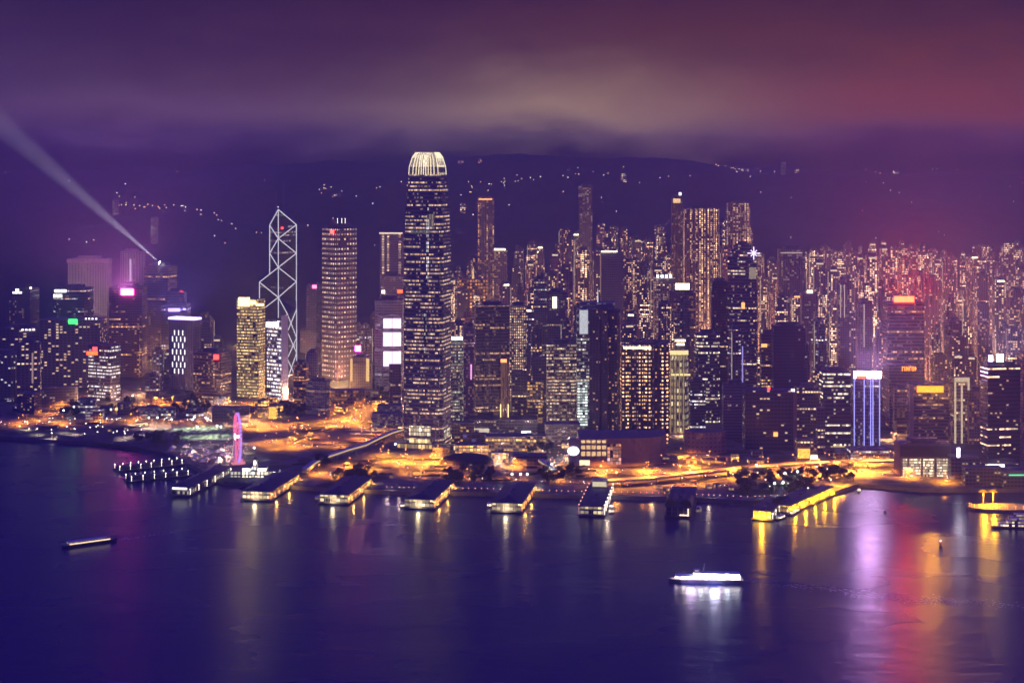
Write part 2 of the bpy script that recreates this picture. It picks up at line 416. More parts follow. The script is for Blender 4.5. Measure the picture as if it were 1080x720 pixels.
# roads: sheets a hand above the ground
asph = plain('asphalt', (.10, .095, .09), .8, var=.2)
line_m = plain('road_paint', (.7, .7, .68), .6)
ROADS = []
def road(name, pts, width, z=4.03, lines=True):
    P = [(wx(px, rowY(py)), rowY(py)) for px, py in pts]; ROADS.append((P, width))
    def strip(off0, off1, z):
        mb = MB()
        L, Rr = [], []
        for i, (x, y) in enumerate(P):
            a = P[max(0, i-1)]; b = P[min(len(P)-1, i+1)]; d = Vector((b[0]-a[0], b[1]-a[1])).normalized(); n = Vector((-d.y, d.x))
            L.append((x+n.x*off0, y+n.y*off0, z)); Rr.append((x+n.x*off1, y+n.y*off1, z))
        for i in range(len(P)-1): mb.face([Rr[i], Rr[i+1], L[i+1], L[i]])
        return mb
    struct(strip(width/2, -width/2, z).build('road', asph))
    if lines:
        for o in (-width/4, 0, width/4): struct(strip(o+.18, o-.18, z+.005).build('road_marking', line_m))
    return P
road('road', [(-40, 447), (60, 446), (110, 442), (190, 443), (245, 447)], 30)
road('road', [(250, 448), (300, 449), (360, 452), (415, 449)], 34, z=4.05)
road('road', [(135, 434), (160, 424), (205, 429), (250, 424), (300, 428)], 26, z=4.07)
road('road', [(270, 464), (330, 472), (400, 462), (436, 452)], 24, z=4.09)
road('road', [(330, 504), (380, 493), (430, 486), (520, 487), (620, 497), (700, 499)], 34, z=4.11)
road('road', [(420, 502), (500, 505), (600, 508), (700, 512), (770, 512)], 16, z=4.13)
road('road', [(690, 502), (718, 488), (745, 479)], 44, z=4.15)
road('road', [(700, 503), (790, 499), (860, 496), (960, 500), (1005, 506)], 34, z=4.17)
road('road', [(40, 445), (78, 427), (96, 420), (120, 414)], 18, z=4.19)
road('road', [(340, 452), (380, 440), (420, 432), (430, 425)], 22, z=4.21)

# ------------------------------------------------------------------ the named skyscrapers
def sign_mat(name, col, s, sample=True): return lamp_mat(name, col, s, sample)
S_WHITE = sign_mat('sign_white', (1, .93, .88), 4); S_PINK = sign_mat('sign_pink', (1.0, .05, .40), 34); S_GREEN = sign_mat('sign_green', (.03, 1.0, .10), 5)
S_VIOLET = sign_mat('sign_violet', (.42, .30, 1.0), 4); S_RED = sign_mat('sign_red', (1.0, .018, .005), 52); S_REDSM = sign_mat('sign_red_small', (1, .035, .03), 9)
S_ORANGE = sign_mat('sign_orange', (1, .06, .012), 8); S_YELLOW = sign_mat('sign_yellow', (1.0, .30, .012), 3.2); S_LILAC = sign_mat('panel_lilac', (1.0, .74, .95), 2.2, True)
S_BLUE = sign_mat('strip_blue', (.38, .36, 1.0), 1.6, False); S_VW = sign_mat('sign_violet_white', (.86, .50, 1.0), 80)
S_AMBER = sign_mat('lamp_amber', (1, .34, .10), 3); S_CREAM = sign_mat('sign_cream', (1, .85, .5), 5)
dusk = (.20, .18, .24)

# -- left shore, Wan Chai side
t = tower('office_tower', 'dark tower with a white rooftop emblem, leftmost of the tall blocks', 'skyscraper', 8, 36, 304, 3000,
          facade('f1', 3, 4, .5, .5, .12, .03, .8, a=AMBER, s=.6, wall=(.2, .17, .2)), k=.8, rot=-12, short='the emblem-topped dark tower')
board(t, 'sign', 13.5, 23, 307.5, 309.5, S_WHITE); board(t, 'sign', 16.5, 20, 304.5, 307.2, S_WHITE, label='small peak of the white emblem'); board(t, 'sign', 31.5, 33.5, 302.6, 304.6, S_CREAM)
t = tower('office_tower', 'broad low dark office with scattered white windows behind the coastal road, leftmost of all', 'office block', -22, 15, 374, 2760,
          facade('f2', 5, 4, .55, .5, .13, .02, .4, 1., a=COOL, b=WHITE, s=1.6, wall=dusk), kind='notch', k=.9)
t = tower('office_tower', 'dark office slab of scattered bright rooms beside the leftmost low block', 'office block', 15, 41, 362, 2740,
          facade('f3', 5.5, 4, .6, .5, .2, .02, .3, 1., a=PEACH, b=WHITE, s=1.8, wall=dusk), k=.6, rot=10)
board(t, 'light_strip', 33.6, 35.2, 372, 404, lamp_mat('strip_pale', (.9, .6, .55), .5), -.4)
t = tower('office_tower', 'dark office with a row of four white rooftop lamps', 'office block', 2, 42, 346, 2920,
          facade('f4', 6, 4, .7, .45, .12, .03, .3, 1., a=WHITE, b=PEACH, s=1.8, wall=dusk), k=.6)
for i in range(4): board(t, 'roof_lamp', 22.8+i*3.9, 25+i*3.9, 347, 348.4, S_WHITE)
t = tower('office_tower', 'wide dark tower carrying two stacked white signs on its roof edge', 'skyscraper', 55, 93, 304, 3060,
          facade('f5', 3.2, 4, .8, .4, .07, .16, .3, a=COOL, b=PEACH, s=.6, wall=dusk), kind='chamfer', k=.7, short='the twin-signed dark tower')
board(t, 'sign', 57.5, 70, 305.3, 308.3, S_WHITE); board(t, 'sign', 56.5, 65.5, 310.2, 313.6, S_WHITE)
t = tower('office_tower', 'dark office slab with a glowing green sign at its top', 'office block', 42, 105, 337, 2880,
          facade('f6', 5.5, 4, .65, .5, .2, .06, .5, 1., a=PEACH, b=WHITE, s=1.6, wall=dusk), k=.5, short='the green-signed slab', plant=False)
board(t, 'sign', 72.5, 81.5, 336.3, 341.5, S_GREEN, label='glowing green sign')
for i, px in enumerate((98, 101.5, 105, 109)): board(t, 'roof_lamp', px-8, px-6.6, 335.2, 336.8, S_WHITE)
t = tower('hotel_tower', 'broad pale mauve hotel slab with a concave fluted front', 'hotel', 70.5, 114.5, 273, 3180,
          facade('f7', 4.6, 3.4, .5, .5, .38, 0, .8, .3, a=PEACH, b=WARM, s=.30, wall=(.62, .45, .45)), kind='hollow', k=.35, rot=-6, roof=plain('hotel_roof', (.5, .36, .36)), short='the pale concave hotel')
board(t, 'cornice_band', 70.5, 114.5, 273, 277.5, plain('hotel_band', (.66, .48, .46)), .6, th=1.5, frame=False)
t = tower('hotel_tower', 'pale pink-lit hotel with curved crest behind the pink-signed tower', 'hotel', 125, 150.5, 265.5, 3220,
          facade('f8', 4.4, 3.4, .5, .5, .34, 0, .8, .3, a=PEACH, b=WARM, s=.32, wall=(.5, .36, .40)), kind='bow', k=.5, roof=plain('hotel_roof', (.5, .36, .36)), short='the curved pale hotel')
board(t, 'light_strip', 136.6, 138.6, 273, 296, lamp_mat('strip_lilac', (.85, .65, .9), .7), -.8)
t = tower('searchlight_tower', 'dark tower throwing a white searchlight beam from its roof', 'skyscraper', 150, 182.5, 280.5, 3140,
          facade('f9', 4, 4, .7, .4, .10, .06, .5, 1, a=AMBER, b=PEACH, s=.8, wall=(.26, .2, .26)), k=.8, rot=-14, short='the searchlight tower')
SEARCH = t
t = tower('office_tower', 'dark slab glowing under a bright pink rectangular sign', 'skyscraper', 115, 150, 303, 2960,
          facade('f10', 3.4, 3.8, .7, .45, .14, .06, .5, .8, a=ORANGE, b=PEACH, s=.9, wall=(.34, .22, .28)), k=.7, short='the pink-signed slab')
board(t, 'sign', 127.5, 141, 304.5, 311.2, S_PINK, label='bright pink rectangular sign')
board(t, 'light_strip', 139.3, 147.5, 346, 408, facade('f10b', 4, 3.6, .6, .5, .5, 0, .6, a=ORANGE, b=PEACH, s=.8, wall=(.4, .22, .18)), -.5, th=5)
PINKT = t
t = tower('office_tower', 'low office of glowing white floors topped by a red-orange emblem', 'office block', 89.5, 123.5, 364, 2745,
          facade('f11', 2, 4.6, .95, .42, .05, .6, .2, a=WHITE, b=COOL, s=.85, wall=(.16, .14, .18)), k=.55, rot=-27, plant=False, short='the red-emblem office')
board(t, 'sign', 91.5, 103, 370.5, 374.3, S_ORANGE, 4, label='orange part of rooftop sign'); board(t, 'sign', 97.8, 102.5, 365.8, 370.2, S_REDSM, 4, label='red emblem of rooftop sign')
t = tower('office_tower', 'stepped dark tower with two white light bars behind the violet-roofed block', 'skyscraper', 170, 197, 308, 3060,
          facade('f12', 3.5, 4, .7, .4, .1, .07, .5, .8, a=COOL, b=PEACH, s=.7, wall=dusk), k=.8, steps=[(.84, 1.), (1., .72)], short='the twin light-bar tower')
board(t, 'sign', 178, 188, 309, 311.2, S_WHITE, 8); board(t, 'sign', 190, 193.5, 307.2, 311, S_REDSM, 8); board(t, 'sign', 177.5, 190, 325, 328.5, S_VIOLET); board(t, 'sign', 193, 196, 325, 327, S_VIOLET)
t = tower('office_tower', 'block with a blazing violet roof edge and zigzag white light dashes', 'office block', 175.5, 209.5, 338, 2850,
          facade('f13', 4, 4, .3, .6, .05, .02, .3, a=COOL, b=WHITE, s=.5, wall=(.30, .27, .36)), k=.42, rot=-24, plant=False, short='the violet-roofed dash block')
mb = MB(); mb.prism([(x*1.05, y*1.05) for x, y in t.poly], t.h+.5, t.h+4.0, cmi=0, floor=True); mb.build('roof_light_band', sign_mat('band_violet', (.50, .36, 1.0), 5), t.root)
dash = sign_mat('dash_white', (.80, .80, 1.0), 3.2, False)
ca = math.cos(R(-24)); fw = t.w
for r in range(7):
    for c in range(3 if r % 2 == 0 else 4):
        zz = t.h - 26 - r*11.0; xx = -fw/2 + 7.0 + c*8.4 + (4.2 if r % 2 == 0 else 0)
        mb = MB(); mb.box(xx, xx+1.5, -t.d/2-.5, -t.d/2-.05, zz, zz+8.2); mb.build('light_dash', dash, t.root)
t = tower('office_tower', 'low broad office with a small red rooftop sign beside the gold-lit tower', 'office block', 201.5, 241, 372, 2745,
          facade('f14', 2.6, 4.0, .85, .42, .22, .14, .5, 1.1, a=PEACH, b=WARM, s=.8, wall=(.24, .18, .2)), k=.6, rot=-22, short='the red-dot office')
board(t, 'sign', 225.2, 230.8, 373.8, 379, S_REDSM, -.5, label='small red square sign')
mb = MB(); mb.tube((2, 0, t.h+5), (2, 0, t.h+34), .5, r2=.2); mb.build('mast', white_m, t.root)
t = tower('gold_tower', 'tower of dense gold-lit floors with a blazing golden top corner', 'skyscraper', 248.5, 277.5, 316, 2790,
          facade('f15', 2.2, 4.3, .92, .52, .55, .75, .2, .5, a=GOLD, b=(1, .76, .34), s=.62, wall=(.3, .22, .12)), k=.6, rot=-18, plant=False, short='the gold-lit tower')
for a, b, c, d in ((251.5, 263.5, 313.5, 323), (264, 270, 317, 321), (270, 278.5, 320, 322.5)): board(t, 'roof_sign', a, b, c, d, sign_mat('gold_glow', (1, .72, .26), 5 if a < 260 else 1.6), -.8)
t = tower('office_tower', 'slim tower of icy white floor stripes with a blank grey side', 'skyscraper', 279.5, 302.5, 338.5, 2765,
          facade('f16', 2, 5.2, .97, .5, .3, .8, .1, .3, a=COOL, b=WHITE, s=1.15, wall=(.36, .34, .46)), k=.45, rot=-38, plant=False, short='the icy striped tower')
mb = MB(); mb.box(t.w/2+.05, t.w/2+.9, -t.d/2, t.d/2, 0, t.h+9); mb.build('blank_side_wall', plain('grey_cladding', (.55, .5, .6), .6, var=.1), t.root)
board(t, 'sign', 280.5, 294.2, 339.5, 345, S_WHITE, -1)

# -- lattice-braced tower
def braced_tower():
    Y = 2880.0; C = Vector((wx(293.5, Y), Y)); 
    def pt(px, dy): return (wx(px, Y+dy), Y+dy)
    Cx = pt(293.5, 0); Lp = pt(284.5, 22); Rp = pt(312.3, 30); Bp = pt(299, 62); L2 = pt(273.8, 12); Fp = pt(303, -14); Fr = pt(312.3, 2)
    z0 = ground(C.x, Y+20); root = empty('braced_skyscraper', (C.x, Y+20, z0), 'faceted glass skyscraper outlined in white diagonal bracing with two masts', 'skyscraper')
    t = T(); t.root = root; t.X = C.x; t.Yc = Y+20; t.z0 = z0
    lo = lambda p, z: (p[0]-t.X, p[1]-t.Yc, z-z0)
    Z = lambda py: wz(py, Y)
    gm = facade('f_braced', 1.8, 4.2, .9, .45, .03, .12, .5, 1., a=PEACH, b=COOL, s=.25, wall=(.05, .05, .08), glass=(.03, .035, .06))
    mb = MB()
    def body(pts, tops, z=-4.):
        n = len(pts); u = 0
        for i in range(n):
            j = (i+1) % n; a, b = pts[i], pts[j]; L = math.dist(a, b)
            mb.face([lo(a, z+z0), lo(b, z+z0), lo(b, tops[j]), lo(a, tops[i])], [(u, 0), (u+L, 0), (u+L, tops[j]-z0), (u, tops[i]-z0)], 0); u += L
        mb.face([lo(p, q) for p, q in zip(pts, tops)], None, 0)
    body([Cx, Rp, Bp, Lp], [Z(221.5), Z(237), Z(232), Z(237.5)])
    body([L2, (Cx[0], Cx[1]-.3), (Lp[0], Lp[1]-.5)], [Z(297), Z(282), Z(290)])
    body([(Cx[0]+.3, Cx[1]-.3), Fp, Fr, (Rp[0]+.2, Rp[1])], [Z(313), Z(331), Z(326), Z(318)])
    mb.build('glass_shaft', [gm, roof_m], root)
    wl = sign_mat('brace_light', (.95, .92, 1.0), .95, False)
    def E(x0, y0, x1, y1, d0=-1, d1=-1, r=.85):
        a = pt(x0, d0); b = pt(x1, d1); q = MB(); q.tube(lo(a, wz(y0, Y+d0)), lo(b, wz(y1, Y+d1)), r, 5); q.build('brace', wl, root)
    c, l, r_ = (293.5, -1.6), (284.3, 20), (312.6, 28.5)
    def e(a, ya, b, yb): E(a[0], ya, b[0], yb, a[1], b[1])
    l2 = (273.6, 10); f = (303, -16); fr = (312.8, .5)
    e(c, 221, l, 237.5); e(c, 221, r_, 237); e(c, 221, c, 335)
    e(l, 237.5, l, 290); e(r_, 237, r_, 326)
    e(l, 237.5, c, 251.5); e(r_, 237, c, 251.5); e(c, 251.5, l, 267); e(c, 251.5, r_, 267); e(l, 267, c, 282); e(r_, 267, c, 282)
    e(c, 282, l2, 297.5); e(c, 282, r_, 297); e(l2, 297.5, l2, 318); e(l2, 297.5, c, 313.5); e(r_, 297, c, 313.5)
    e(c, 313.5, (280, 4), 324); e(c, 313.5, r_, 326); e(c, 313.5, f, 331)
    e(f, 331, f, 400); e(fr, 326, fr, 372); e(f, 331, fr, 356); e(fr, 326, f, 350); e(f, 350, fr, 372); e(fr, 356, f, 378); e(f, 378, fr, 400); e(fr, 372, fr, 416); e(fr, 372, f, 400); e(f, 400, f, 418)
    e(f, 331, (298, -8), 337)
    bl = sign_mat('inner_blue_light', (.25, .25, 1.0), 1.2, False)
    q = MB(); q.tube(lo(pt(288.5, 4), Z(320)), lo(pt(288.5, 4), Z(334)), .7, 5); q.build('blue_light', bl, root)
    q = MB(); q.tube(lo(pt(284.5, 6), Z(326)), lo(pt(286, 6), Z(335)), .6, 5); q.build('blue_light', bl, root)
    for px, top in ((291, 201), (299.5, 192)):
        q = MB(); q.tube(lo(pt(px, 30), Z(236)), lo(pt(px, 30), Z(top)), .9, 6, .3); q.build('mast', plain('mast_paint', (.4, .36, .4), .5), root)
    board(T2(t, Y), 'red_lamp', 296.5, 298.8, 239.5, 241.6, S_REDSM, -1, frame=False)
    OCC.append((t.X, t.Yc, 45)); LAND.append((293, 225, 'the white-braced skyscraper', Y))
def T2(t, Y): t.Y = Y; return t
braced_tower()

t = tower('office_tower', 'dark narrow tower with a pink rooftop lamp between the braced and gridded skyscrapers', 'skyscraper', 322, 337, 301, 3010,
          facade('f17', 2.6, 3.8, .6, .45, .12, .04, .6, 1, a=COOL, b=PEACH, s=.6, wall=dusk), k=1.1, rot=-16, short='the pink-lamp narrow tower')
board(t, 'roof_lamp', 329.3, 334, 300.5, 304, sign_mat('lamp_pink', (1, .14, .3), 6), -.8)
t = tower('gridded_skyscraper', 'massive square skyscraper dotted all over with a regular grid of lights', 'skyscraper', 335.5, 375.5, 241.5, 2930,
          facade('f18', 6.2, 8.6, .40, .36, .95, 0, .05, .1, a=PEACH, b=(1, .8, .6), s=2.0, wall=(.2, .14, .17)), kind='notch', k=1.0, rot=42, plant=False, short='the light-gridded skyscraper')
board(t, 'red_lamp', 348.3, 352.2, 242.5, 246.3, sign_mat('lamp_red_bright', (1, .04, .03), 14), -2)
mb = MB(); mb.prism(plan('rect', t.w*.6, t.d*.6), t.h+.02, t.h+9, cmi=0)
mb.build('plant_room', roof_m, t.root)
for px in (356, 360.5, 364): 
    q = MB(); p = local(t, (wx(px, 2960), 2960, wz(241, 2960))); q.tube((p[0], p[1], t.h), (p[0], p[1], t.h+16), .5, 5); q.ball((p[0], p[1], t.h+17), .9); q.build('rooftop_lamp', [sign_mat('mast_lamp', (1, .85, .7), 3, False)], t.root)
t = tower('ribbed_tower', 'slim tower with ladder-lit corner edges behind the lilac-panelled bank', 'skyscraper', 400.5, 426, 245, 3200,
          facade('f19', 3, 4, .7, .4, .06, .03, .5, a=PEACH, s=.4, wall=(.3, .22, .3)), k=.6, plant=False, short='the ladder-lit tower')
lad = facade('f19b', 5, 4.2, .8, .5, .9, 0, .1, .2, a=PEACH, b=WHITE, s=.7, wall=(.4, .3, .34))
board(t, 'lit_edge', 402.5, 405.2, 247, 289, lad, -.6); board(t, 'lit_edge', 408, 410.5, 247, 289, lad, -.6); board(t, 'lit_edge', 420, 423, 247, 289, lad, -.6)
board(t, 'roof_light_band', 400, 424.5, 245.2, 246.6, sign_mat('band_peach', (1, .75, .5), 1.6, False), -1.0, frame=False)
# bank with stacked lilac panels and hanger trusses
t = tower('panelled_bank', 'bank tower with three huge glowing lilac panels between truss floors', 'bank building', 395, 424.5, 316, 2850,
          facade('f20', 2.4, 4, .7, .45, .25, .08, .4, .8, a=COOL, b=(.9, .75, 1.), s=.35, wall=(.42, .38, .48)), kind='notch', k=.9, short='the lilac-panelled bank')
for y0, y1 in ((336, 346), (350.5, 365), (370.5, 386)):
    for x0, x1 in ((404.3, 413.3), (413.9, 423)): board(t, 'lit_panel', x0, x1, y0, y1, S_LILAC, -.6, frame=False)
tr = plain('truss_grey', (.6, .55, .66), .5)
for y in (333, 348, 367.5, 389):
    for x0, y0, x1, y1 in ((396, y-1.8, 404, y+1.6), (404, y+1.6, 413.5, y-1.8), (413.5, y-1.8, 423, y+1.6)):
        q = MB(); a = local(t, (wx(x0, 2848), 2848, wz(y0, 2848))); b = local(t, (wx(x1, 2848), 2848, wz(y1, 2848))); q.tube(a, b, .8, 5); q.build('truss', tr, t.root)
board(t, 'sign', 419.2, 424.5, 305.5, 309, S_ORANGE, 6, label='orange sign board'); 
t = tower('office_tower', 'dim tower with an orange-lit crown right behind the lilac-panelled bank', 'skyscraper', 401, 424.5, 291, 3000,
          facade('f21', 2.8, 3.8, .6, .45, .12, .07, .5, 1, a=PEACH, b=COOL, s=.7, wall=(.3, .24, .32)), k=.8, rot=15)
board(t, 'roof_lamp', 402.5, 406, 306, 309.5, S_CREAM, 0)
# old stepped bank with floodlit piers
t = tower('stone_bank', 'stepped stone building with warm floodlit corner piers and a pink roof lamp', 'bank building', 368.5, 391.5, 377, 2800,
          facade('f22', 3, 4, .4, .5, .15, 0, .5, a=WARM, s=.4, wall=(.5, .36, .26)), kind='notch', k=.8, steps=[(.86, 1.), (1., .8)], short='the stepped stone bank')
fl = lamp_mat('pier_floodlight_glow', (1, .62, .22), 1.3, False, .25)  # floodlight on the stone piers put in as emission
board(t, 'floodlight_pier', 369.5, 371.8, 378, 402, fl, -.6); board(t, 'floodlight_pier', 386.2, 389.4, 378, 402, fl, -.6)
board(t, 'roof_lamp', 374.5, 380.5, 364.5, 370.5, S_PINK, 14); board(t, 'sign_post', 376.8, 378.3, 370.5, 377, dark_m, 14.6)
t = tower('grid_slab', 'low white-framed civic slab with a grid front above the vacant ground', 'civic building', 321.5, 347, 402.5, 2590,
          facade('f23', 3, 3.4, .8, .5, .3, .12, .3, .6, a=PEACH, b=WARM, s=.28, wall=(.5, .46, .42)), k=.35, rot=-20, short='the grid-front civic slab')
t = tower('office_tower', 'low brown block with orange-lit floors beside the grid-front civic slab', 'office block', 309, 325, 383, 2660,
          facade('f24', 2.5, 3.8, .8, .45, .3, .22, .3, .8, a=ORANGE, b=AMBER, s=.8, wall=(.26, .18, .16)), k=.7, rot=-15)
t = tower('office_tower', 'plain concrete block behind the grid-front civic slab', 'office block', 323.5, 335, 371.5, 2700,
          facade('f25', 2.6, 3.6, .6, .5, .12, .02, .3, a=PEACH, s=.5, wall=(.42, .36, .36)), k=.8)
t = tower('low_hall', 'long dark flat-roofed hall with amber entrance lights before the gridded skyscraper', 'hall', 347, 385, 412, 2720,
          facade('f26', 4, 5, .6, .5, .5, 0, .3, a=ORANGE, b=AMBER, s=.8, wall=(.26, .2, .16)), k=.5, plant=False)

# -- the tallest tower
t = tower('crowned_skyscraper', 'tallest skyscraper of the shore with a glowing white claw-like crown', 'skyscraper', 424.5, 475, 176, 2285,
          facade('f27', 1.7, 4.4, .93, .42, 0.18, .50, .35, .8, a=PEACH, b=WHITE, s=.48, wall=(.26, .23, .28), glass=(.07, .065, .09)), kind='notch', k=.92, rot=-13, plant=False,
          steps=[(.765, 1.0), (.855, .945), (.92, .885), (.965, .82), (1.0, .765)], short='the crowned skyscraper')
IFC = t
crown_m = facade('f_crown', 2.0, 30., .62, .98, 1.0, 0, 0, 0, a=(1, .80, .48), b=(1, .86, .6), s=1.5, wall=(.4, .38, .34))
mb = MB(); z = t.h*.966
prev = .745
for i, (fr, sc) in enumerate(((1.008, .725), (1.03, .64), (1.043, .51), (1.05, .34))):
    a = [(x*prev, y*prev) for x, y in t.poly]; b = [(x*sc, y*sc) for x, y in t.poly]
    mb.prism(a, z, t.h*fr, top=b, cap=(i == 3)); z = t.h*fr; prev = sc
mb.build('crown', [crown_m, roof_m], t.root)
fin_m = sign_mat('crown_fin_glow', (1, .82, .52), 1.8, False)  # lamp light on the crown and its fins put in as emission
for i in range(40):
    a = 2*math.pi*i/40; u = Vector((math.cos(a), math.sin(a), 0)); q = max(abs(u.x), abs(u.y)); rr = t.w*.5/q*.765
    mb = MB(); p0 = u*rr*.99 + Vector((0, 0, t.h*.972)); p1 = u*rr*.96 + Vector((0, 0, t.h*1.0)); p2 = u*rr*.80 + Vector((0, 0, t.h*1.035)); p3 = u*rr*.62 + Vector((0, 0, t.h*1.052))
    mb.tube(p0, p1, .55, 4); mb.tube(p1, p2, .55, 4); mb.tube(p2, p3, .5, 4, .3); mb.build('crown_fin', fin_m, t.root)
# glowing shoulder glass on its steps, lobby glass, lit mid shaft
gl = facade('f_shoulder', 1.6, 9., .6, .95, 1., 0, 0, 0, a=(1, .9, .72), b=WHITE, s=.42, wall=(.3, .28, .26))
def shaft(xa, xb, ya, yb, m, name='lit_glazing', side=False):
    zs, ze = wz(yb, t.Y) - t.z0, wz(ya, t.Y) - t.z0
    mb = MB()
    if side: mb.box(t.w/2+.05, t.w/2+.5, t.d*xa, t.d*xb, zs, ze)
    else: mb.box(t.w*xa, t.w*xb, -t.d/2-.5, -t.d/2-.05, zs, ze)
    # uv in metres so the glazing pattern reads
    mb.uv = [(v[0]+v[1], v[2]) for v in mb.v]
    mb.build(name, m, t.root)
shaft(-.30, .18, 243, 246.5, gl)
shaft(-.34, .20, 450, 460, facade('f_lob', 3.2, 5., .85, .8, 1, 0, 0, 0, a=WHITE, b=(1, .9, .6), s=.9, wall=(.3, .28, .2)), 'lobby_glazing')
shaft(-.34, .20, 463, 474, facade('f_lob2', 3.2, 7., .9, .9, 1, 0, 0, 0, a=GOLD, b=(1, .8, .4), s=2.2, wall=(.3, .28, .2)), 'lobby_glazing')
shaft(-.30, .30, 455, 463, facade('f_lob3', 3.2, 7., .9, .8, 1, 0, 0, 0, a=WHITE, b=(1, .9, .7), s=1.1, wall=(.3, .28, .2)), 'lobby_glazing', True)
sv = facade('f_sv', 2.2, 4.4, .8, .7, .8, 0, .3, .6, a=WHITE, b=COOL, s=.75, wall=(.1, .1, .12))
shaft(.10, .155, 215, 300, sv, 'lift_shaft_glazing'); shaft(.04, .10, 330, 372, sv, 'lift_shaft_glazing'); shaft(.10, .30, 226, 240, gl)
mb = MB(); mb.box(-t.w*.62, t.w*.95, -t.d*.62, -t.d*.51, 0, 9); mb.build('podium', facade('f_pod', 5, 9, .8, .6, .8, 0, .2, a=GOLD, b=WHITE, s=1.3, wall=(.3, .25, .18)), t.root)

# -- centre
t = tower('office_tower', 'slender pale green tower with a white lit cap right of the crowned skyscraper', 'skyscraper', 475.5, 488.5, 356, 2455,
          facade('f28', 2.2, 3.8, .85, .5, .5, .35, .2, .5, a=(.85, 1, .72), b=PEACH, s=.38, wall=(.3, .32, .26)), k=1.2, plant=False, short='the white-capped slender tower')
board(t, 'sign', 476.2, 488, 355, 358.2, sign_mat('cap_white', (.85, .92, 1.), 5), -.6)
t = tower('office_tower', 'dim purple tower with a pink light strip behind the white-capped slender tower', 'skyscraper', 487, 502, 345, 2560,
          facade('f29', 2.6, 3.6, .6, .5, .22, .08, .5, .8, a=PEACH, b=(1, .6, .7), s=.45, wall=(.32, .2, .3)), k=1., rot=10)
board(t, 'light_strip', 496.2, 497.6, 384, 400, sign_mat('strip_pink', (1, .45, .8), 1.6, False), -.5)
t = tower('twin_slab', 'wide dark rounded twin slab beside the brown-lit shaft', 'skyscraper', 499, 537.5, 322.5, 2470,
          facade('f30', 2.2, 4.0, .9, .42, .13, .22, .5, .8, a=PEACH, b=WARM, s=.42, wall=(.22, .17, .17)), kind='slab', k=.55, rot=8, short='the rounded dark slab')
board(t, 'lit_shaft', 528, 536.5, 382, 441, facade('f30b', 2.8, 30, .5, 1, 1, 0, 0, 0, a=(1, .5, .2), b=ORANGE, s=.22, wall=(.5, .3, .18)), -1, th=4)
board(t, 'sign', 528, 534.5, 378.5, 382, S_AMBER, -2)
for px in (528, 536): board(t, 'lit_edge', px-.5, px+.5, 426, 441, sign_mat('uplight', (1, .6, .25), 3, False), -5.5)
t = tower('office_tower', 'square pale block packed with a tight cream window grid', 'office block', 537.5, 555.5, 323, 2640,
          facade('f31', 2.6, 3.5, .6, .55, .82, .2, .3, .3, a=(1, .8, .5), b=PEACH, s=.55, wall=(.35, .29, .22)), k=.8, short='the cream-gridded block')
t = tower('office_tower', 'broad office of dense horizontal cream floors with terraced dark roof', 'office block', 576.5, 609, 363, 2450,
          facade('f32', 2.1, 4.0, .93, .45, .45, .42, .3, .9, a=(1, .85, .55), b=PEACH, s=.52, wall=(.28, .23, .2)), kind='slab', k=.6, short='the dense cream-floored office')
t = tower('slanted_tower', 'slim tower with slanted white-glowing top and greenish lit lower floors', 'skyscraper', 608.5, 622, 326, 2430,
          facade('f33', 2.2, 4.2, .9, .5, .3, .2, .3, .8, a=(.85, 1, .9), b=WHITE, s=.5, wall=(.2, .21, .24)), k=1.4, plant=False, short='the slanted white-topped tower')
board(t, 'lit_panel', 611.2, 620, 327, 352, lamp_mat('panel_frost', (.92, .95, 1.0), .75, False, .2), -.6, frame=False)
board(t, 'lit_glazing', 609, 619.5, 403, 449, facade('f33b', 3, 3.4, .92, .62, .9, .5, 0, .3, a=(.8, 1, .85), b=(.9, 1, .9), s=.75, wall=(.3, .33, .3)), -.7, frame=False)
t = tower('mast_tower', 'pale bluish flat-topped tower with a lit mast above the dark twin-faced residence', 'skyscraper', 612, 649, 318.5, 2620,
          facade('f34', 3, 4, .9, .5, .3, .3, .2, .5, a=COOL, b=WHITE, s=.3, wall=(.38, .4, .5)), k=.5, plant=False)
mb = MB(); mb.tube((0, -t.d/2, t.h), (0, -t.d/2, t.h+22), .9, 6, .2); mb.build('mast', sign_mat('mast_light', (.9, .92, 1), 1.2, False), t.root)
t = tower('residence_tower', 'near-black twin-faced residence tower beside the amber-windowed hotel', 'residential tower', 620, 657, 327, 2335,
          facade('f35', 3.6, 3.5, .5, .5, .10, 0, 1., .6, a=PEACH, b=WARM, s=1.1, wall=(.10, .085, .12)), kind='cross', k=.8, rot=-18, short='the near-black residence')
t = tower('hotel_tower', 'wide hotel slab covered with a grid of small amber windows', 'hotel', 655.5, 706, 364, 2325,
          facade('f36', 3.9, 4.6, .46, .42, .68, 0, .75, .5, a=AMBER, b=(1, .66, .34), s=1.6, wall=(.11, .085, .09)), kind='slab', k=.4, short='the amber-windowed hotel')
board(t, 'sign', 657.5, 686.5, 365.4, 367.6, S_CREAM, -.8)
t = tower('gold_classical_tower', 'ornate stone tower floodlit gold with columns and a stepped crown', 'skyscraper', 706.5, 728, 370, 2425,
          facade('f37', 4.2, 9.5, .55, .62, .92, 0, .1, .2, a=(1, .74, .3), b=(1, .85, .5), s=1.05, wall=(.6, .48, .3)), kind='notch', k=.9, rot=-14, steps=[(.9, 1.), (1., .93)], short='the gold classical tower')
board(t, 'cornice_light', 706.5, 726, 369.5, 374, lamp_mat('gold_cornice', (1, .78, .34), 1.5, False, .2), .5); board(t, 'cornice_light', 707, 728, 394, 396, lamp_mat('gold_cornice', (1, .78, .34), 1.5, False, .2), -.6)
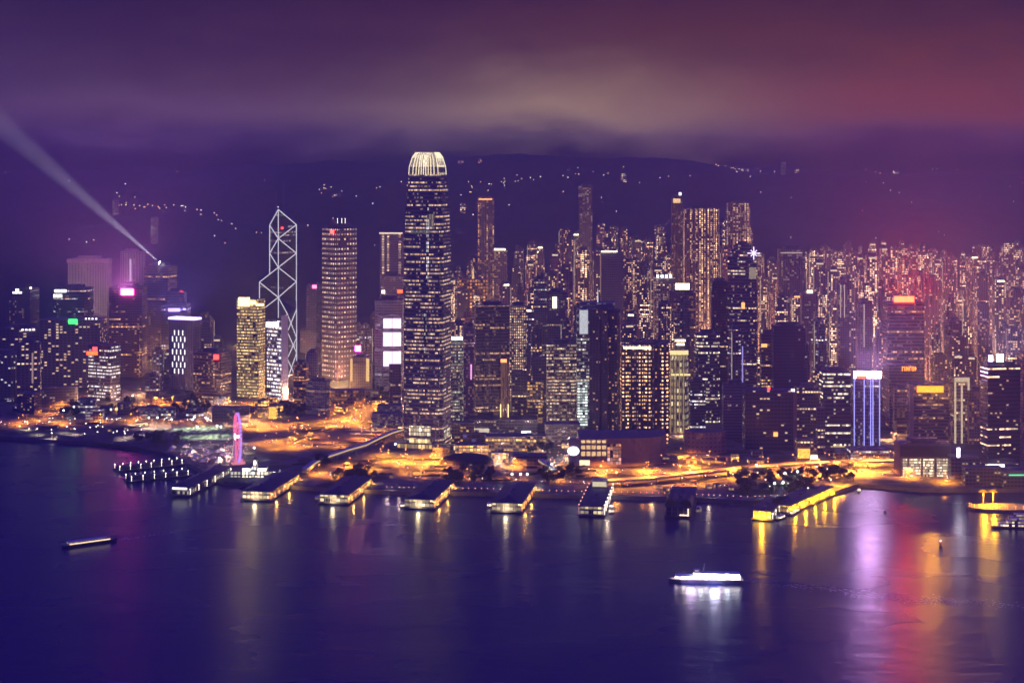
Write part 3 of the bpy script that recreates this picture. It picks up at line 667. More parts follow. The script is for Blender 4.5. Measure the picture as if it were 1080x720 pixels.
for px in (706.8, 711.5, 716, 720.5): board(t, 'column', px, px+.9, 375, 464, lamp_mat('gold_stone_glow', (1, .68, .28), .42, False, .2), -1)  # gold floodlight on the stone columns is emission
board(t, 'lit_lantern', 712, 723, 358, 360, S_CREAM, 8); board(t, 'lit_lantern', 713.5, 722, 362, 364, S_CREAM, 8); board(t, 'lantern_core', 714, 721.5, 356, 370, conc, 9)
board(t, 'lobby_glazing', 707, 722.5, 458, 472, facade('f37b', 6, 12, .6, .9, 1, 0, 0, 0, a=GOLD, b=WHITE, s=1.8, wall=(.5, .4, .25)), -1.5)
t = tower('office_tower', 'office of bright cream floors right of the gold classical tower', 'skyscraper', 734, 759.5, 352, 2520,
          facade('f38', 2.2, 4.2, .92, .45, .14, .34, .3, 1., a=(1, .85, .6), b=WHITE, s=.9, wall=(.2, .16, .18)), k=.7, kind='chamfer', short='the cream-floored office')
t = tower('office_tower', 'dark office of white lit strips directly before the cream-floored office', 'office block', 728, 744, 402, 2440,
          facade('f39', 2.4, 4, .9, .45, .12, .2, .3, 1., a=WHITE, b=COOL, s=.9, wall=(.16, .14, .18)), k=.8)
t = tower('office_tower', 'narrow black slab against the logo-topped skyscraper', 'office block', 751, 768, 297, 2660,
          facade('f40', 2.6, 3.8, .7, .45, .06, .03, .5, 1., a=PEACH, s=.7, wall=(.1, .08, .12)), k=.8, short='the narrow black slab')
t = tower('logo_skyscraper', 'tall skyscraper with a violet starburst logo high on its notched shaft', 'skyscraper', 768, 803, 259, 2600,
          facade('f41', 2, 4.1, .92, .42, .12, .16, .4, 1.2, a=(1, .84, .6), b=PEACH, s=.75, wall=(.2, .17, .22)), kind='notch', k=.9, rot=-10, steps=[(.93, 1.), (.97, .8), (1., .6)], short='the starburst-logo skyscraper')
star = sign_mat('star_violet', (.85, .7, 1.0), 2.4)
p = local(t, (wx(795, 2598), 2598, wz(267, 2598)))
for a in range(0, 180, 45):
    L = 10 if a % 90 == 0 else 6.5; d = Vector((math.cos(R(a)), 0, math.sin(R(a))))*L; q = MB(); c = Vector(p); q.tube(c-d, c+d, .8, 5); q.build('starburst_ray', star, t.root)
board(t, 'lit_window_bay', 790, 797.5, 282, 294, lamp_mat('bay_cream', (1, .8, .55), .35, False, .3), -1, frame=False)
board(t, 'sign', 782, 785.5, 319, 325.5, S_AMBER, -1.2)
board(t, 'light_strip', 782.5, 783.7, 365, 403, sign_mat('strip_violet', (.5, .42, 1.), .9, False), -1, frame=False)
t = tower('office_block', 'broad near-black office block behind the flyover with a red roof lamp', 'office block', 786, 840, 412, 2285,
          facade('f42', 4, 4.4, .75, .4, .10, .04, .3, 1.2, a=WHITE, b=PEACH, s=1.6, wall=(.12, .10, .14)), k=.4, short='the near-black flyover office', plant=False)
board(t, 'roof_lamp', 809.5, 812, 408.5, 411, S_REDSM, 3); board(t, 'sign', 834.3, 838, 410, 412.5, S_WHITE, -1); board(t, 'street_sign', 815.8, 820.2, 455.5, 460, S_AMBER, -2)
board(t, 'corner_pier', 836.5, 840.5, 413, 487, plain('brown_stone', (.4, .24, .2)), -1.5, th=2)
t = tower('office_tower', 'plain grey ribbed office between the cream-floored office and the near-black block', 'office block', 763, 787, 405, 2370,
          facade('f43', 2.4, 3.6, .7, .5, .05, .03, .3, .6, a=PEACH, s=.7, wall=(.36, .27, .30)), k=.5)
board(t, 'lobby_glazing', 772, 785, 473, 477, S_CREAM, -1)
t = tower('low_block', 'windowless brick-coloured round-cornered block above the orange ramp', 'building', 723.5, 767.5, 456, 2255,
          facade('f44', 5, 5, .4, .3, .02, 0, 0, a=WARM, s=.5, wall=(.42, .27, .23)), kind='bow', k=.5, plant=False, short='the brick-coloured low block')
t = tower('office_tower', 'black slab standing before the peach-lit hillside towers', 'skyscraper', 816, 849, 344, 2490,
          facade('f45', 3, 4, .6, .4, .015, 0, .5, a=PEACH, s=.9, wall=(.10, .08, .13)), k=.5, short='the blank black slab')
t = tower('office_tower', 'dark tower with a golden lamp left of the blank black slab', 'office block', 803, 818, 352, 2520,
          facade('f46', 2.6, 3.8, .8, .45, .15, .08, .4, 1, a=GOLD, b=PEACH, s=.7, wall=(.3, .2, .18)), k=.8)
board(t, 'sign', 803, 809, 362.5, 366, S_AMBER, -1)
t = tower('office_tower', 'dark block with scattered white windows behind the shop screen', 'office block', 840, 867, 409, 2330,
          facade('f47', 3.2, 4, .7, .45, .16, .08, .3, 1, a=WHITE, b=PEACH, s=1., wall=(.2, .15, .18)), k=.6)
t = tower('office_tower', 'square office of wide white-lit floors left of the blue-edged tower', 'office block', 868, 897, 392, 2310,
          facade('f48', 2.4, 4.6, .93, .42, .12, .34, .2, .8, a=(1, .86, .62), b=WHITE, s=1.0, wall=(.15, .12, .15)), k=.7, short='the wide-floored office')
board(t, 'lobby_glazing', 876, 891, 470, 478, lamp_mat('lobby_warm', (1, .7, .35), .8, False, .4), -1)
t = tower('blue_edged_tower', 'tower edged with vertical blue light lines under a blazing white sign', 'skyscraper', 900.5, 928.5, 399, 2320,
          facade('f49', 2.4, 4, .8, .45, .12, .06, .3, .8, a=WHITE, b=COOL, s=.7, wall=(.22, .17, .28)), k=.7, short='the blue-edged tower', plant=False)
for px in (900.9, 911.4, 918.2, 920.6, 927.6): board(t, 'light_strip', px-.45, px+.45, 400, 475, S_BLUE, -.8, frame=False)
board(t, 'sign', 900.5, 929, 391.5, 398.5, S_VW, 0); board(t, 'sign', 903, 914, 396, 398.8, S_ORANGE, -1.4, label='orange lower part of the sign')
BLUE = t
t = tower('red_sign_tower', 'dark tower crowned by the brightest red sign of the skyline', 'skyscraper', 936, 975, 319, 2580,
          facade('f50', 2.4, 4.4, .9, .42, .12, .2, .3, 1., a=AMBER, b=PEACH, s=.6, wall=(.28, .15, .17)), k=.6, short='the red-signed tower', plant=False)
board(t, 'sign', 943, 964, 312.4, 318.6, S_RED, 0, label='glowing red-orange sign'); REDT = t
t = tower('office_tower', 'dim tower with small yellow lettering before the red-signed tower', 'skyscraper', 938, 968, 385, 2480,
          facade('f51', 2.6, 4, .8, .45, .1, .08, .4, 1, a=PEACH, b=AMBER, s=.5, wall=(.32, .19, .2)), k=.6, plant=False)
for i in range(6):
    for seg in ([(0, 0, .25, 1), (.25, .8, .75, 1)], [(0, 0, .25, 1), (.7, 0, .95, 1)], [(0, .4, .9, .62), (.35, 0, .6, 1)])[i % 3]:
        x = 951.3 + i*2.6; board(t, 'sign_letter', x+seg[0]*2.2, x+seg[2]*2.2, 391-seg[3]*4.6, 391-seg[1]*4.6, S_YELLOW, -.6, frame=False)
t = tower('yellow_sign_tower', 'broad brown office with a glowing yellow sign along its roof', 'skyscraper', 962, 1001, 405, 2315,
          facade('f52', 2.4, 3.9, .9, .42, .14, .15, .3, .9, a=AMBER, b=PEACH, s=.55, wall=(.36, .22, .18)), k=.6, short='the yellow-signed office', plant=False)
board(t, 'sign', 967, 994.8, 407, 413.6, S_YELLOW, -1, label='glowing yellow roof sign'); board(t, 'side_wall', 958.5, 962.5, 405, 468, plain('beige_stone', (.55, .38, .28)), 2, th=6, frame=False)
t = tower('office_tower', 'brown stepped block left of the yellow-signed office', 'office block', 944, 960, 410, 2370,
          facade('f53', 3, 3.8, .8, .45, .2, .06, .3, 1, a=PEACH, b=AMBER, s=.5, wall=(.4, .26, .22)), k=.8, kind='chamfer')
t = tower('framed_tower', 'slim tower outlined by a cream-lit rectangular frame above the white flare', 'skyscraper', 1006, 1023, 398, 2340,
          facade('f54', 2.6, 3.8, .8, .5, .2, .1, .3, 1, a=PEACH, b=WHITE, s=.6, wall=(.36, .26, .24)), k=.8, plant=False, short='the cream-framed slim tower')
cf = lamp_mat('cream_frame', (1, .78, .5), .75, False, .3)
for a, b, c, d in ((1006.5, 1008.3, 398, 470), (1013.5, 1015.2, 404, 470), (1020.5, 1022.4, 398, 452), (1006.5, 1022.4, 398, 402.5)): board(t, 'lit_edge', a, b, c, d, cf, -.8, frame=False)
t = tower('office_tower', 'tall dark office with a white and a violet roof light at the right shore', 'skyscraper', 1039, 1078, 385, 2150,
          facade('f55', 2.6, 4.4, .9, .36, .05, .12, .3, 1., a=WHITE, b=PEACH, s=1.3, wall=(.09, .07, .11)), k=.5, rot=9, plant=False, short='the roof-lit dark office')
board(t, 'roof_lamp', 1051, 1058, 373.5, 381.2, sign_mat('lamp_white_big', (1, .9, .8), 16), 6); board(t, 'roof_lamp', 1042.5, 1047, 374.5, 381, sign_mat('lamp_violet_big', (.5, .45, 1), 12), 6)
board(t, 'roof_sign_frame', 1041, 1070, 381.2, 385.2, dark_m, 7)
board(t, 'lobby_glazing', 1041, 1066, 489.5, 492, S_WHITE, -1)
board(t, 'lobby_glazing', 1041, 1066, 493.5, 495.5, S_WHITE, -1)
RIGHT = t
t = tower('office_tower', 'wide dim office beyond the frame-lit tower beside the roof-lit dark office', 'office block', 1079, 1112, 372, 2260,
          facade('f56', 3, 3.8, .6, .5, .15, .03, .5, 1, a=PEACH, b=AMBER, s=.8, wall=(.3, .2, .24)), k=.7)
t = tower('office_tower', 'brown lit shaft behind the left edge of the roof-lit dark office', 'office block', 1022, 1040, 412, 2330,
          facade('f57', 3, 3.6, .5, .5, .3, .02, .6, .8, a=AMBER, b=PEACH, s=.6, wall=(.36, .22, .22)), k=.8)
# four-bay white office right at the quay
t = tower('four_bay_office', 'low quayside block with four bays of white-lit shutters', 'office block', 949, 1003, 468, 2090,
          plain('brown_render', (.3, .2, .18)), k=.5, roof=plain('brown_roof', (.2, .14, .13)), short='the four-bay quayside block')
bay = facade('f_bay', 1.6, 2.9, .95, .66, .95, .5, .1, .3, a=(1, .8, .52), b=WHITE, s=.75, wall=(.4, .32, .25))
for a, b in ((952, 956.5), (959, 971), (973.5, 985), (988, 999.5)): board(t, 'window_bay', a, b, 483.5, 503, bay, -.5, frame=False)
board(t, 'dark_attic', 949.5, 1002, 470, 481, plain('dark_louvre', (.07, .055, .06)), -.6, frame=False)

# -- hillside landmarks
t = tower('spired_tower', 'lone tall residence with peach windows on the hill right of the crowned skyscraper', 'residential tower', 503.5, 521, 209, 3300,
          facade('f60', 3.2, 3.2, .6, .5, .36, 0, .8, .9, a=PEACH, b=AMBER, s=.85, wall=(.3, .24, .28)), k=.8, kind='cross', short='the lone tall hill residence')
board(t, 'roof_light_band', 505, 519, 209.5, 210.8, S_AMBER, -1, frame=False)
t = tower('residence_tower', 'residence with a white-lit roof box beside the lone tall hill residence', 'residential tower', 521, 535, 263.5, 3180,
          facade('f61', 3.2, 3.2, .6, .5, .4, 0, .7, .9, a=PEACH, b=GOLD, s=.9, wall=(.3, .24, .26)), k=.8, plant=False)
board(t, 'sign', 521.2, 533, 262, 264, S_CREAM, -.8)
t = tower('church', 'low amber-lit hall with a pointed glowing spire below the hill residences', 'church', 484, 514, 294, 3050,
          facade('f62', 4, 5, .6, .5, .6, 0, .3, a=ORANGE, b=AMBER, s=.9, wall=(.3, .2, .14)), k=.5, plant=False)
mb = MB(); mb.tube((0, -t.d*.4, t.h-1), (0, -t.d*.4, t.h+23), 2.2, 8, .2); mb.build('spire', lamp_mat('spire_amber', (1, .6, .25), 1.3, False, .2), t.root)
t = tower('residence_tower', 'tallest slim residence of the central hill row with a lit top', 'residential tower', 610.5, 625, 196, 3400,
          facade('f63', 3.2, 3.2, .6, .5, .28, .02, .7, .9, a=PEACH, b=WHITE, s=.65, wall=(.3, .24, .28)), k=.9, kind='cross', short='the tallest slim hill residence')
t = tower('slab_block', 'wide residential slab with bright amber window columns below the misty hill', 'residential tower', 722, 758.5, 220, 3130,
          facade('f64', 3.4, 3.3, .55, .62, .62, 0, .95, .5, a=(1, .6, .3), b=PEACH, s=1.15, wall=(.3, .19, .2)), kind='slab', k=.4, short='the bright amber slab')
t = tower('slab_block', 'second amber-windowed slab set right of and above the wide bright one', 'residential tower', 768, 791, 214, 3230,
          facade('f65', 3.4, 3.3, .55, .62, .5, 0, .95, .5, a=(1, .62, .32), b=PEACH, s=1., wall=(.3, .19, .2)), kind='slab', k=.5)
t = tower('residence_tower', 'slim dark residence with a glowing lantern top left of the bright amber slab', 'residential tower', 708.5, 720, 209, 3200,
          facade('f66', 3.2, 3.2, .55, .5, .26, 0, .7, .8, a=PEACH, b=AMBER, s=.9, wall=(.26, .18, .22)), k=1, kind='cross')
board(t, 'lantern', 710, 717.5, 209.5, 214, lamp_mat('lantern_amber', (1, .62, .28), 1.4, False, .3), -1, frame=False); board(t, 'roof_lamp', 716, 718.5, 203, 206, S_WHITE, 5); board(t, 'lamp_post', 716.8, 717.4, 206, 209, dark_m, 5)
t = tower('dark_office', 'blank dark office with a lit roofline among the hill residences', 'office block', 634, 657.5, 266, 2880,
          facade('f67', 3, 3.6, .8, .4, .01, 0, 0, a=COOL, s=.5, wall=(.2, .17, .26)), k=.6, plant=False, short='the lit-roofline dark office')
board(t, 'roof_light_band', 634, 651, 264.6, 266, S_CREAM, -.7, frame=False); board(t, 'lit_edge', 632.7, 634, 267, 310, lamp_mat('edge_peach', (1, .6, .4), .3, False, .2), -.7, frame=False)
t = tower('office_tower', 'mid-rise with a bright yellow rectangular sign in front of the amber slab', 'office block', 706, 734, 307, 2800,
          facade('f68', 3, 3.6, .7, .45, .2, .08, .4, 1, a=AMBER, b=PEACH, s=.7, wall=(.28, .2, .2)), k=.6)
board(t, 'sign', 712.3, 727, 298.8, 305.3, S_CREAM, 2); board(t, 'sign_post', 718, 720, 305, 308, dark_m, 2.5)
t = tower('office_tower', 'mid-rise with four white roof floodlamps in a row', 'office block', 690, 712, 293, 2900,
          facade('f69', 3, 3.6, .7, .45, .3, .12, .4, 1, a=WHITE, b=PEACH, s=.8, wall=(.3, .26, .26)), k=.6)
for i in range(4): board(t, 'roof_floodlamp', 692.5+i*4.6, 694.7+i*4.6, 289.8, 292.6, sign_mat('floodlamp', (.9, 1, .95), 8), -1)
t = tower('office_tower', 'pale block with a white illuminated upright sign near the cream-gridded block', 'office block', 563, 577, 294, 2780,
          facade('f70', 3, 3.4, .7, .45, .3, .1, .4, .8, a=(.9, 1, .8), b=PEACH, s=.45, wall=(.36, .33, .3)), k=.7)
t = tower('office_tower', 'dark block with a glowing cream upright billboard', 'office block', 577, 597, 308, 2720,
          facade('f71', 3, 3.6, .7, .45, .12, .03, .4, 1, a=PEACH, s=.6, wall=(.2, .16, .2)), k=.7)
board(t, 'sign', 582.8, 587.2, 313, 325, S_CREAM, -1)
t = tower('ladder_block', 'narrow block with a twin vertical line of white lights among right-hand residences', 'residential tower', 884, 896, 296, 2750,
          facade('f72', 3, 3.4, .6, .5, .2, 0, .6, a=PEACH, b=WHITE, s=.7, wall=(.26, .16, .2)), k=.8)
for px in (886.6, 890.6): board(t, 'light_strip', px-.4, px+.4, 300, 335, lamp_mat('strip_cream', (1, .8, .65), .6, False), -.7, frame=False)
t = tower('line_lit_block', 'narrow block with a single vertical white light line near the red-signed tower', 'residential tower', 905, 920, 318, 2700,
          facade('f73', 3, 3.4, .6, .5, .14, 0, .6, a=PEACH, b=WHITE, s=.7, wall=(.26, .16, .2)), k=.8)
board(t, 'light_strip', 910.8, 911.7, 321, 366, lamp_mat('strip_cream', (1, .8, .65), .6, False), -.7, frame=False)
t = tower('terrace_tower', 'dome-topped residence with a lit roof terrace right of the logo skyscraper', 'residential tower', 822, 851, 262, 2950,
          facade('f74', 3.2, 3.3, .6, .5, .16, .02, .6, .9, a=PEACH, b=WHITE, s=.7, wall=(.24, .17, .22)), k=.5, kind='bow', short='the lit-terrace residence')
board(t, 'roof_light_band', 823, 846, 266, 267.2, lamp_mat('strip_cream', (1, .8, .65), .6, False), -16, frame=False)
t = tower('office_tower', 'dark mid-rise with a bright cream roof lamp left of the twin-lined narrow block', 'office block', 846, 862, 309, 2760,
          facade('f75', 3, 3.5, .6, .5, .2, 0, .6, a=PEACH, b=WHITE, s=.7, wall=(.24, .17, .22)), k=.8)
board(t, 'roof_lamp', 851, 857, 306, 309, S_CREAM, -1)

# ------------------------------------------------------------------ hillside and mid-city towers, one by one
ENV = [(-60, 372), (0, 368), (60, 360), (110, 340), (160, 345), (215, 322), (245, 350), (300, 340), (340, 345), (378, 330), (400, 300), (430, 300), (478, 276), (500, 268), (530, 264), (556, 256), (585, 248), (612, 226), (648, 230), (672, 246),
       (700, 232), (730, 222), (790, 230), (806, 270), (835, 262), (856, 256), (880, 253), (905, 251), (960, 250), (985, 262), (1020, 266), (1040, 252), (1080, 249), (1150, 256)]
def env(px):
    for (a, b), (c, d) in zip(ENV, ENV[1:]):
        if a <= px <= c: return b + (d-b)*(px-a)/(c-a)
    return 300
HEROES = [(o, l) for o, l in zip([], [])]
def hero_rects():
    out = []
    for px, row, words, Y in LAND: out.append((px, row, Y, words))
    return out
STY = []
for i in range(18):
    q = random.Random(40+i); warm = i % 3
    STY.append(facade('residence_%d' % i, q.choice((2.6, 3.0, 3.4, 3.8)), q.choice((3.0, 3.2, 3.4)), q.uniform(.5, .7), q.uniform(.45, .62), q.choice((.09, .16, .24, .34, .46)), 0 if i < 13 else .10, q.uniform(.4, .9), q.uniform(.5, 1.2),
              a=(AMBER, PEACH, (1, .66, .42))[warm], b=((1, .66, .42), (1, .68, .40), PEACH)[warm], s=q.uniform(1.5, 3.4), wall=(q.uniform(.2, .34), q.uniform(.16, .24), q.uniform(.2, .3))))
STYD = [facade('dim_office_%d' % i, 4.2, 3.9, .65, .45, .13, .05, .5, 1.1, a=(PEACH, WHITE)[i % 2], b=(COOL, AMBER)[i % 2], s=1.1, wall=(.2, .18, .24)) for i in range(4)]
BG = []
STRICT = [(t0, t1, y, Yf, vb) for t0, t1, y, Yf, vb in (
    (503, 521, 209, 3300, 285), (521, 535, 263, 3180, 290), (484, 514, 294, 3050, 306), (610, 625, 196, 3400, 262), (722, 758, 220, 3130, 292), (768, 791, 214, 3230, 262), (708, 720, 209, 3200, 280),
    (634, 658, 266, 2880, 312), (706, 734, 298, 2800, 310), (690, 712, 290, 2900, 300), (822, 851, 262, 2950, 300), (936, 975, 312, 2580, 400), (612, 649, 309, 2620, 330), (816, 849, 344, 2490, 400),
    (273, 313, 192, 2880, 420), (335, 376, 240, 2930, 408), (322, 337, 300, 3010, 372), (400, 426, 244, 3200, 300), (395, 425, 290, 2850, 430), (70, 115, 272, 3180, 345), (125, 151, 265, 3220, 300), (150, 183, 275, 3140, 345), (115, 150, 303, 2960, 405),
    (55, 94, 303, 3060, 337), (42, 106, 335, 2880, 410), (8, 37, 302, 3000, 348), (170, 198, 306, 3060, 338), (175, 211, 335, 2850, 415), (368, 392, 364, 2800, 412), (562, 578, 294, 2780, 322), (577, 598, 308, 2720, 330), (884, 897, 296, 2750, 340), (905, 921, 318, 2700, 368), (537, 556, 322, 2640, 366), (846, 863, 306, 2760, 320), (2, 42, 345, 2920, 372))]
def fits(x0, x1, yt, Y):
    for a, b, y, Yf, vb in STRICT:
        if x1 > a-1 and x0 < b+1 and Y < Yf+40 and yt < vb: return False
    X, w = wx((x0+x1)/2, Y), (x1-x0)/F*Y
    for ox, oy, r in OCC:
        if math.hypot(X-ox, Y+w*.4-oy) < r + w*.55 + 3: return False
    return True
ORD = ['first', 'second', 'third', 'fourth', 'fifth', 'sixth', 'seventh', 'eighth', 'ninth', 'tenth', 'eleventh', 'twelfth', 'thirteenth', 'fourteenth', 'fifteenth', 'sixteenth', 'seventeenth', 'eighteenth', 'nineteenth', 'twentieth']
bgr = random.Random(11)
for Y, drop, wlo, whi in ((3560, 2, 7, 11), (3430, 4, 8, 12), (3300, 8, 8, 13), (3180, 16, 9, 14), (3060, 26, 9, 15), (2950, 40, 10, 16), (2850, 56, 10, 17), (2750, 76, 11, 18), (2660, 98, 12, 18), (2580, 122, 12, 19)):
    px = -40 + bgr.uniform(0, 8)
    while px < 1125:
        w = bgr.uniform(wlo, whi); y0 = env(px+w/2)
        skip = .12
        if px < 425: skip = .25 if Y > 2700 else .2
        if px < 425 and Y > 3200: skip = 1.1
        if 425 <= px < 800 and Y > 3500: skip = .5
        if Y < 2700 and px < 470: skip = 1.1
        yt = y0 + drop*bgr.uniform(.75, 1.15) + bgr.choice((0, 3, 6, 14, 24))*bgr.random()*1.5
        if px < 425: yt = y0 + drop*.25 + bgr.uniform(0, 34)
        Yj = Y + bgr.uniform(-28, 28)
        gz = ground(wx(px, Yj), Yj); top = wz(yt, Yj)
        if bgr.random() > skip and top - gz > 24 and top-gz < 265 and fits(px, px+w, yt, Yj) and sum(1 for b_ in BG if b_.low == (px < 425)) < (296 if px >= 425 else 90):
            low = px < 425
            kind = bgr.choice(('cross', 'cross', 'slab', 'rect', 'notch', 'chamfer'))
            st = bgr.randrange(len(STY)); m = STYD[st % 4] if (low or (Y < 2800 and bgr.random() < .35)) else STY[st]
            t = tower('residential_tower' if not low else 'office_tower', 'x', 'residential tower' if not low else 'office block', px, px+w, yt, Yj, m, kind=kind, k=bgr.uniform(.7, 1.), rot=bgr.uniform(-24, 24), plant=True, steps=bgr.choice((None, None, None, [(bgr.uniform(.84, .95), 1.), (1., bgr.uniform(.6, .82))], [(.8, 1.), (.92, .86), (1., .62)])), group='residential towers climbing the hillside' if not low else 'mid-rise offices along the left shore')
            if bgr.random() < .22:
                q = MB(); q.box(-t.w*.3, t.w*.3, -t.d*.5-.3, -t.d*.5+.4, t.h-3.4, t.h-.6); q.build('roof_light_band', bgr.choice((S_AMBER, lamp_mat('dim_band', (1, .75, .5), 1.1, False), S_CREAM)) if bgr.random() < .4 else lamp_mat('dim_band', (1, .75, .5), 1.1, False), t.root)
            if bgr.random() < .16:
                q = MB(); xs_ = t.w*bgr.choice((-.5, .5)); q.box(xs_-.5, xs_+.5, -t.d*.5-.35, -t.d*.5+.5, t.h*bgr.uniform(.2, .5), t.h*.96); q.build('stair_light_strip', lamp_mat('stair_strip', (1, .78, .58), .55, False, .3), t.root)
            if bgr.random() < .3:
                q = MB(); q.tube((t.w*.1, 0, t.h+5), (t.w*.1, 0, t.h+14), .35, 5, .15); q.build('mast', dark_m, t.root)
            t.low = low; t.px, t.yt, t.kind, t.wpx, t.lit = px+w/2, yt, kind, w, st; BG.append(t)
        px += w + bgr.uniform(.5, 5)
# each tower is told apart by its shape, its neighbour and its order
KW = {'cross': 'cross-plan', 'slab': 'ribbed slab', 'rect': 'square', 'notch': 'notched', 'chamfer': 'bevel-cornered'}
KW['chamfer'] = 'cut-cornered'
GR = {}
for t in BG:
    best = min(LAND, key=lambda l: abs(l[0]-t.px) + (0 if l[3] < t.Y else 30) + abs(l[1]-t.yt)*.15)
    up = 'high' if t.yt < 300 else 'mid-height' if t.yt < 350 else 'low'
    GR.setdefault((best[2], up), []).append(t)
for (words, up), ts in GR.items():
    ts.sort(key=lambda t: t.px)
    for i, t in enumerate(ts):
        nm = 'tower' if t.lit % 2 else 'block'
        wl = ('amber', 'pale', 'peach')[t.lit % 3]
        if len(ts) == 1: s = f"{KW[t.kind]} {up} {nm} with {wl} windows behind {words}"
        else: s = f"{up} {KW[t.kind]} {nm}, {ORD[min(i, 19)]} from left behind {words}"
        t.root['label'] = s
print('background towers', len(BG))

# ------------------------------------------------------------------ low buildings by the shore
LIT = {'cool': facade('low_cool', 3.2, 3.6, .8, .5, .4, .2, .3, .6, a=COOL, b=WHITE, s=.7, wall=(.35, .34, .36)), 'warm': facade('low_warm', 3.4, 3.8, .75, .5, .5, .2, .3, .6, a=AMBER, b=GOLD, s=1.0, wall=(.34, .26, .2)),
       'dark': facade('low_dark', 3.6, 3.8, .7, .45, .12, .08, .3, .6, a=PEACH, b=WHITE, s=.8, wall=(.2, .18, .2)), 'pale': facade('low_pale', 3.2, 3.6, .85, .4, .35, .3, .3, .4, a=(.95, .95, .8), b=PEACH, s=.35, wall=(.5, .46, .42)),
       'orange': facade('low_orange', 4, 4.2, .8, .6, .75, .2, .2, .4, a=ORANGE, b=GOLD, s=1.5, wall=(.36, .24, .16)), 'violet': facade('low_violet', 5, 5, .9, .7, .5, 0, .2, .8, a=(.3, .25, 1), b=(.5, .4, 1), s=.35, wall=(.2, .16, .3))}
def low(x0, x1, yt, yb, st, label, rot=0, k=.6, plant=False, roof=None, name='low_building', kind='rect'):
    t = tower(name, label, 'building', x0, x1, yt, rowY(yb), LIT[st], kind=kind, k=k, rot=rot, plant=plant, roof=roof)
    pb = MB(); p = t.poly; g = .35
    for i in range(len(p)):     # parapet round the roof edge
        a, b = Vector(p[i]), Vector(p[(i+1) % len(p)]); d = (b-a).normalized(); n = Vector((-d.y, d.x))*g
        pb.face([(*a, t.h+.9), (*b, t.h+.9), (*(b+n), t.h+.9), (*(a+n), t.h+.9)]); pb.face([(*(b+n), t.h+.01), (*(a+n), t.h+.01), (*(a+n), t.h+.9), (*(b+n), t.h+.9)]); pb.face([(*a, t.h), (*b, t.h), (*b, t.h+.9), (*a, t.h+.9)])
    pb.build('parapet', conc, t.root)
    return t
low(17, 41, 415, 437, 'dark', 'dark low block with one pale end wall behind the coastal road', rot=-25)
low(43, 80, 409, 430, 'dark', 'long dark hall with a pale gable end at the left shore', rot=14, k=.4)
low(82, 100, 421, 436, 'cool', 'small grey block in front of the red-emblem office')
low(90, 108, 432, 442.5, 'cool', 'white-lit low pavilion beside the left coastal road', k=.5)
low(124, 138, 425, 438, 'dark', 'small dark hall between the white-lit pavilion and the coastal road trees')
low(145, 166, 430, 442, 'pale', 'pale-lit low office left of the funfair lawn', k=.4)
low(167, 184, 430, 441.5, 'cool', 'low block of bluish windows between pale office and funfair', k=.4)
low(222, 262, 431, 445, 'dark', 'long dark-roofed exhibition hall behind the observation wheel', k=.4, rot=6)
low(263, 282, 430, 438, 'warm', 'narrow amber-lit hall beside the glowing orange cube')
t = low(283, 291.5, 428, 442, 'orange', 'small glowing orange cube building at the vacant ground', k=.9)
board(t, 'lit_panel', 283.8, 291, 429.5, 441, lamp_mat('cube_orange', (1, .55, .08), 1.7, False, .3), -.4, frame=False)
low(392, 424, 437, 455, 'pale', 'pale terraced podium left of the crowned skyscraper foot', k=.5)
low(398, 424, 428, 440, 'pale', 'upper terrace block behind the pale terraced podium', k=.5)
low(388, 400, 412, 424, 'dark', 'small dark hall among trees below the lilac-panelled bank')
low(410, 423, 385, 431, 'dark', 'rounded brown mid-rise against the crowned skyscraper left edge', kind='chamfer')
low(476, 500, 446, 466, 'warm', 'podium wing at the right foot of the crowned skyscraper', k=.5)
t = low(495, 567, 443, 456, 'dark', 'wide dark-roofed station hall behind the shopping podium', k=.45, roof=plain('dark_roof', (.045, .04, .05)))
board(t, 'lit_panel', 496, 516, 451.5, 456.5, lamp_mat('panel_warmwhite', (1, .82, .6), .9, False, .3), -.5, frame=False); board(t, 'lit_panel', 550, 560, 458-3.5, 462-3.5, S_WHITE, -14, frame=False)
low(488, 513, 458, 471, 'violet', 'violet-lit podium block right of the crowned skyscraper', k=.4)
low(512, 560, 461, 476, 'warm', 'terraced shopping podium with crowded warm lamps', k=.5)
low(556, 576, 460, 477, 'warm', 'narrow podium step between the terraces and glazed mall')
low(575, 612, 448, 470, 'dark', 'dark terraced podium behind the glazed mall', k=.6)
low(480, 515, 470, 480, 'orange', 'low restaurant row glowing orange before the violet podium', k=.4)
low(518, 536, 478, 488, 'orange', 'orange-lit pavilion beside the dark domed roof', k=.7)
low(541, 577, 481, 491, 'dark', 'dark low station block right of the orange-lit pavilion', k=.5)
low(556, 572, 402, 446, 'warm', 'small amber mid-rise left of the dense cream-floored office')
low(540, 557, 392, 444, 'dark', 'dim mid-rise directly below the cream-gridded block')
low(562, 578, 378, 440, 'dark', 'dark narrow mid-rise behind the small amber one', k=1)
low(862, 870, 430, 480, 'dark', 'narrow striped mid-rise left of the wide-floored office', k=1)
t = low(840.5, 862.5, 463, 486, 'dark', 'street corner shop carrying a large orange video screen', k=.6)
board(t, 'screen', 841.5, 854, 473, 483, lamp_mat('screen_orange', (1, .42, .06), 2.2, True, .5), -.5); board(t, 'lit_edge', 855, 862, 480, 484, S_CREAM, -.5, frame=False)
low(897, 938, 474, 485, 'cool', 'white-lit low pavilion under the blue-edged tower', k=.5)
t = low(1003, 1032, 482, 506, 'dark', 'dark podium under the cream-framed tower with a white flare lamp', k=.5)
board(t, 'flare_lamp', 1009.2, 1012.2, 472, 482, sign_mat('flare', (.95, .9, 1.0), 9), 1)
low(1018, 1058, 494, 512, 'dark', 'dark quayside shed before the roof-lit dark office', k=.4)
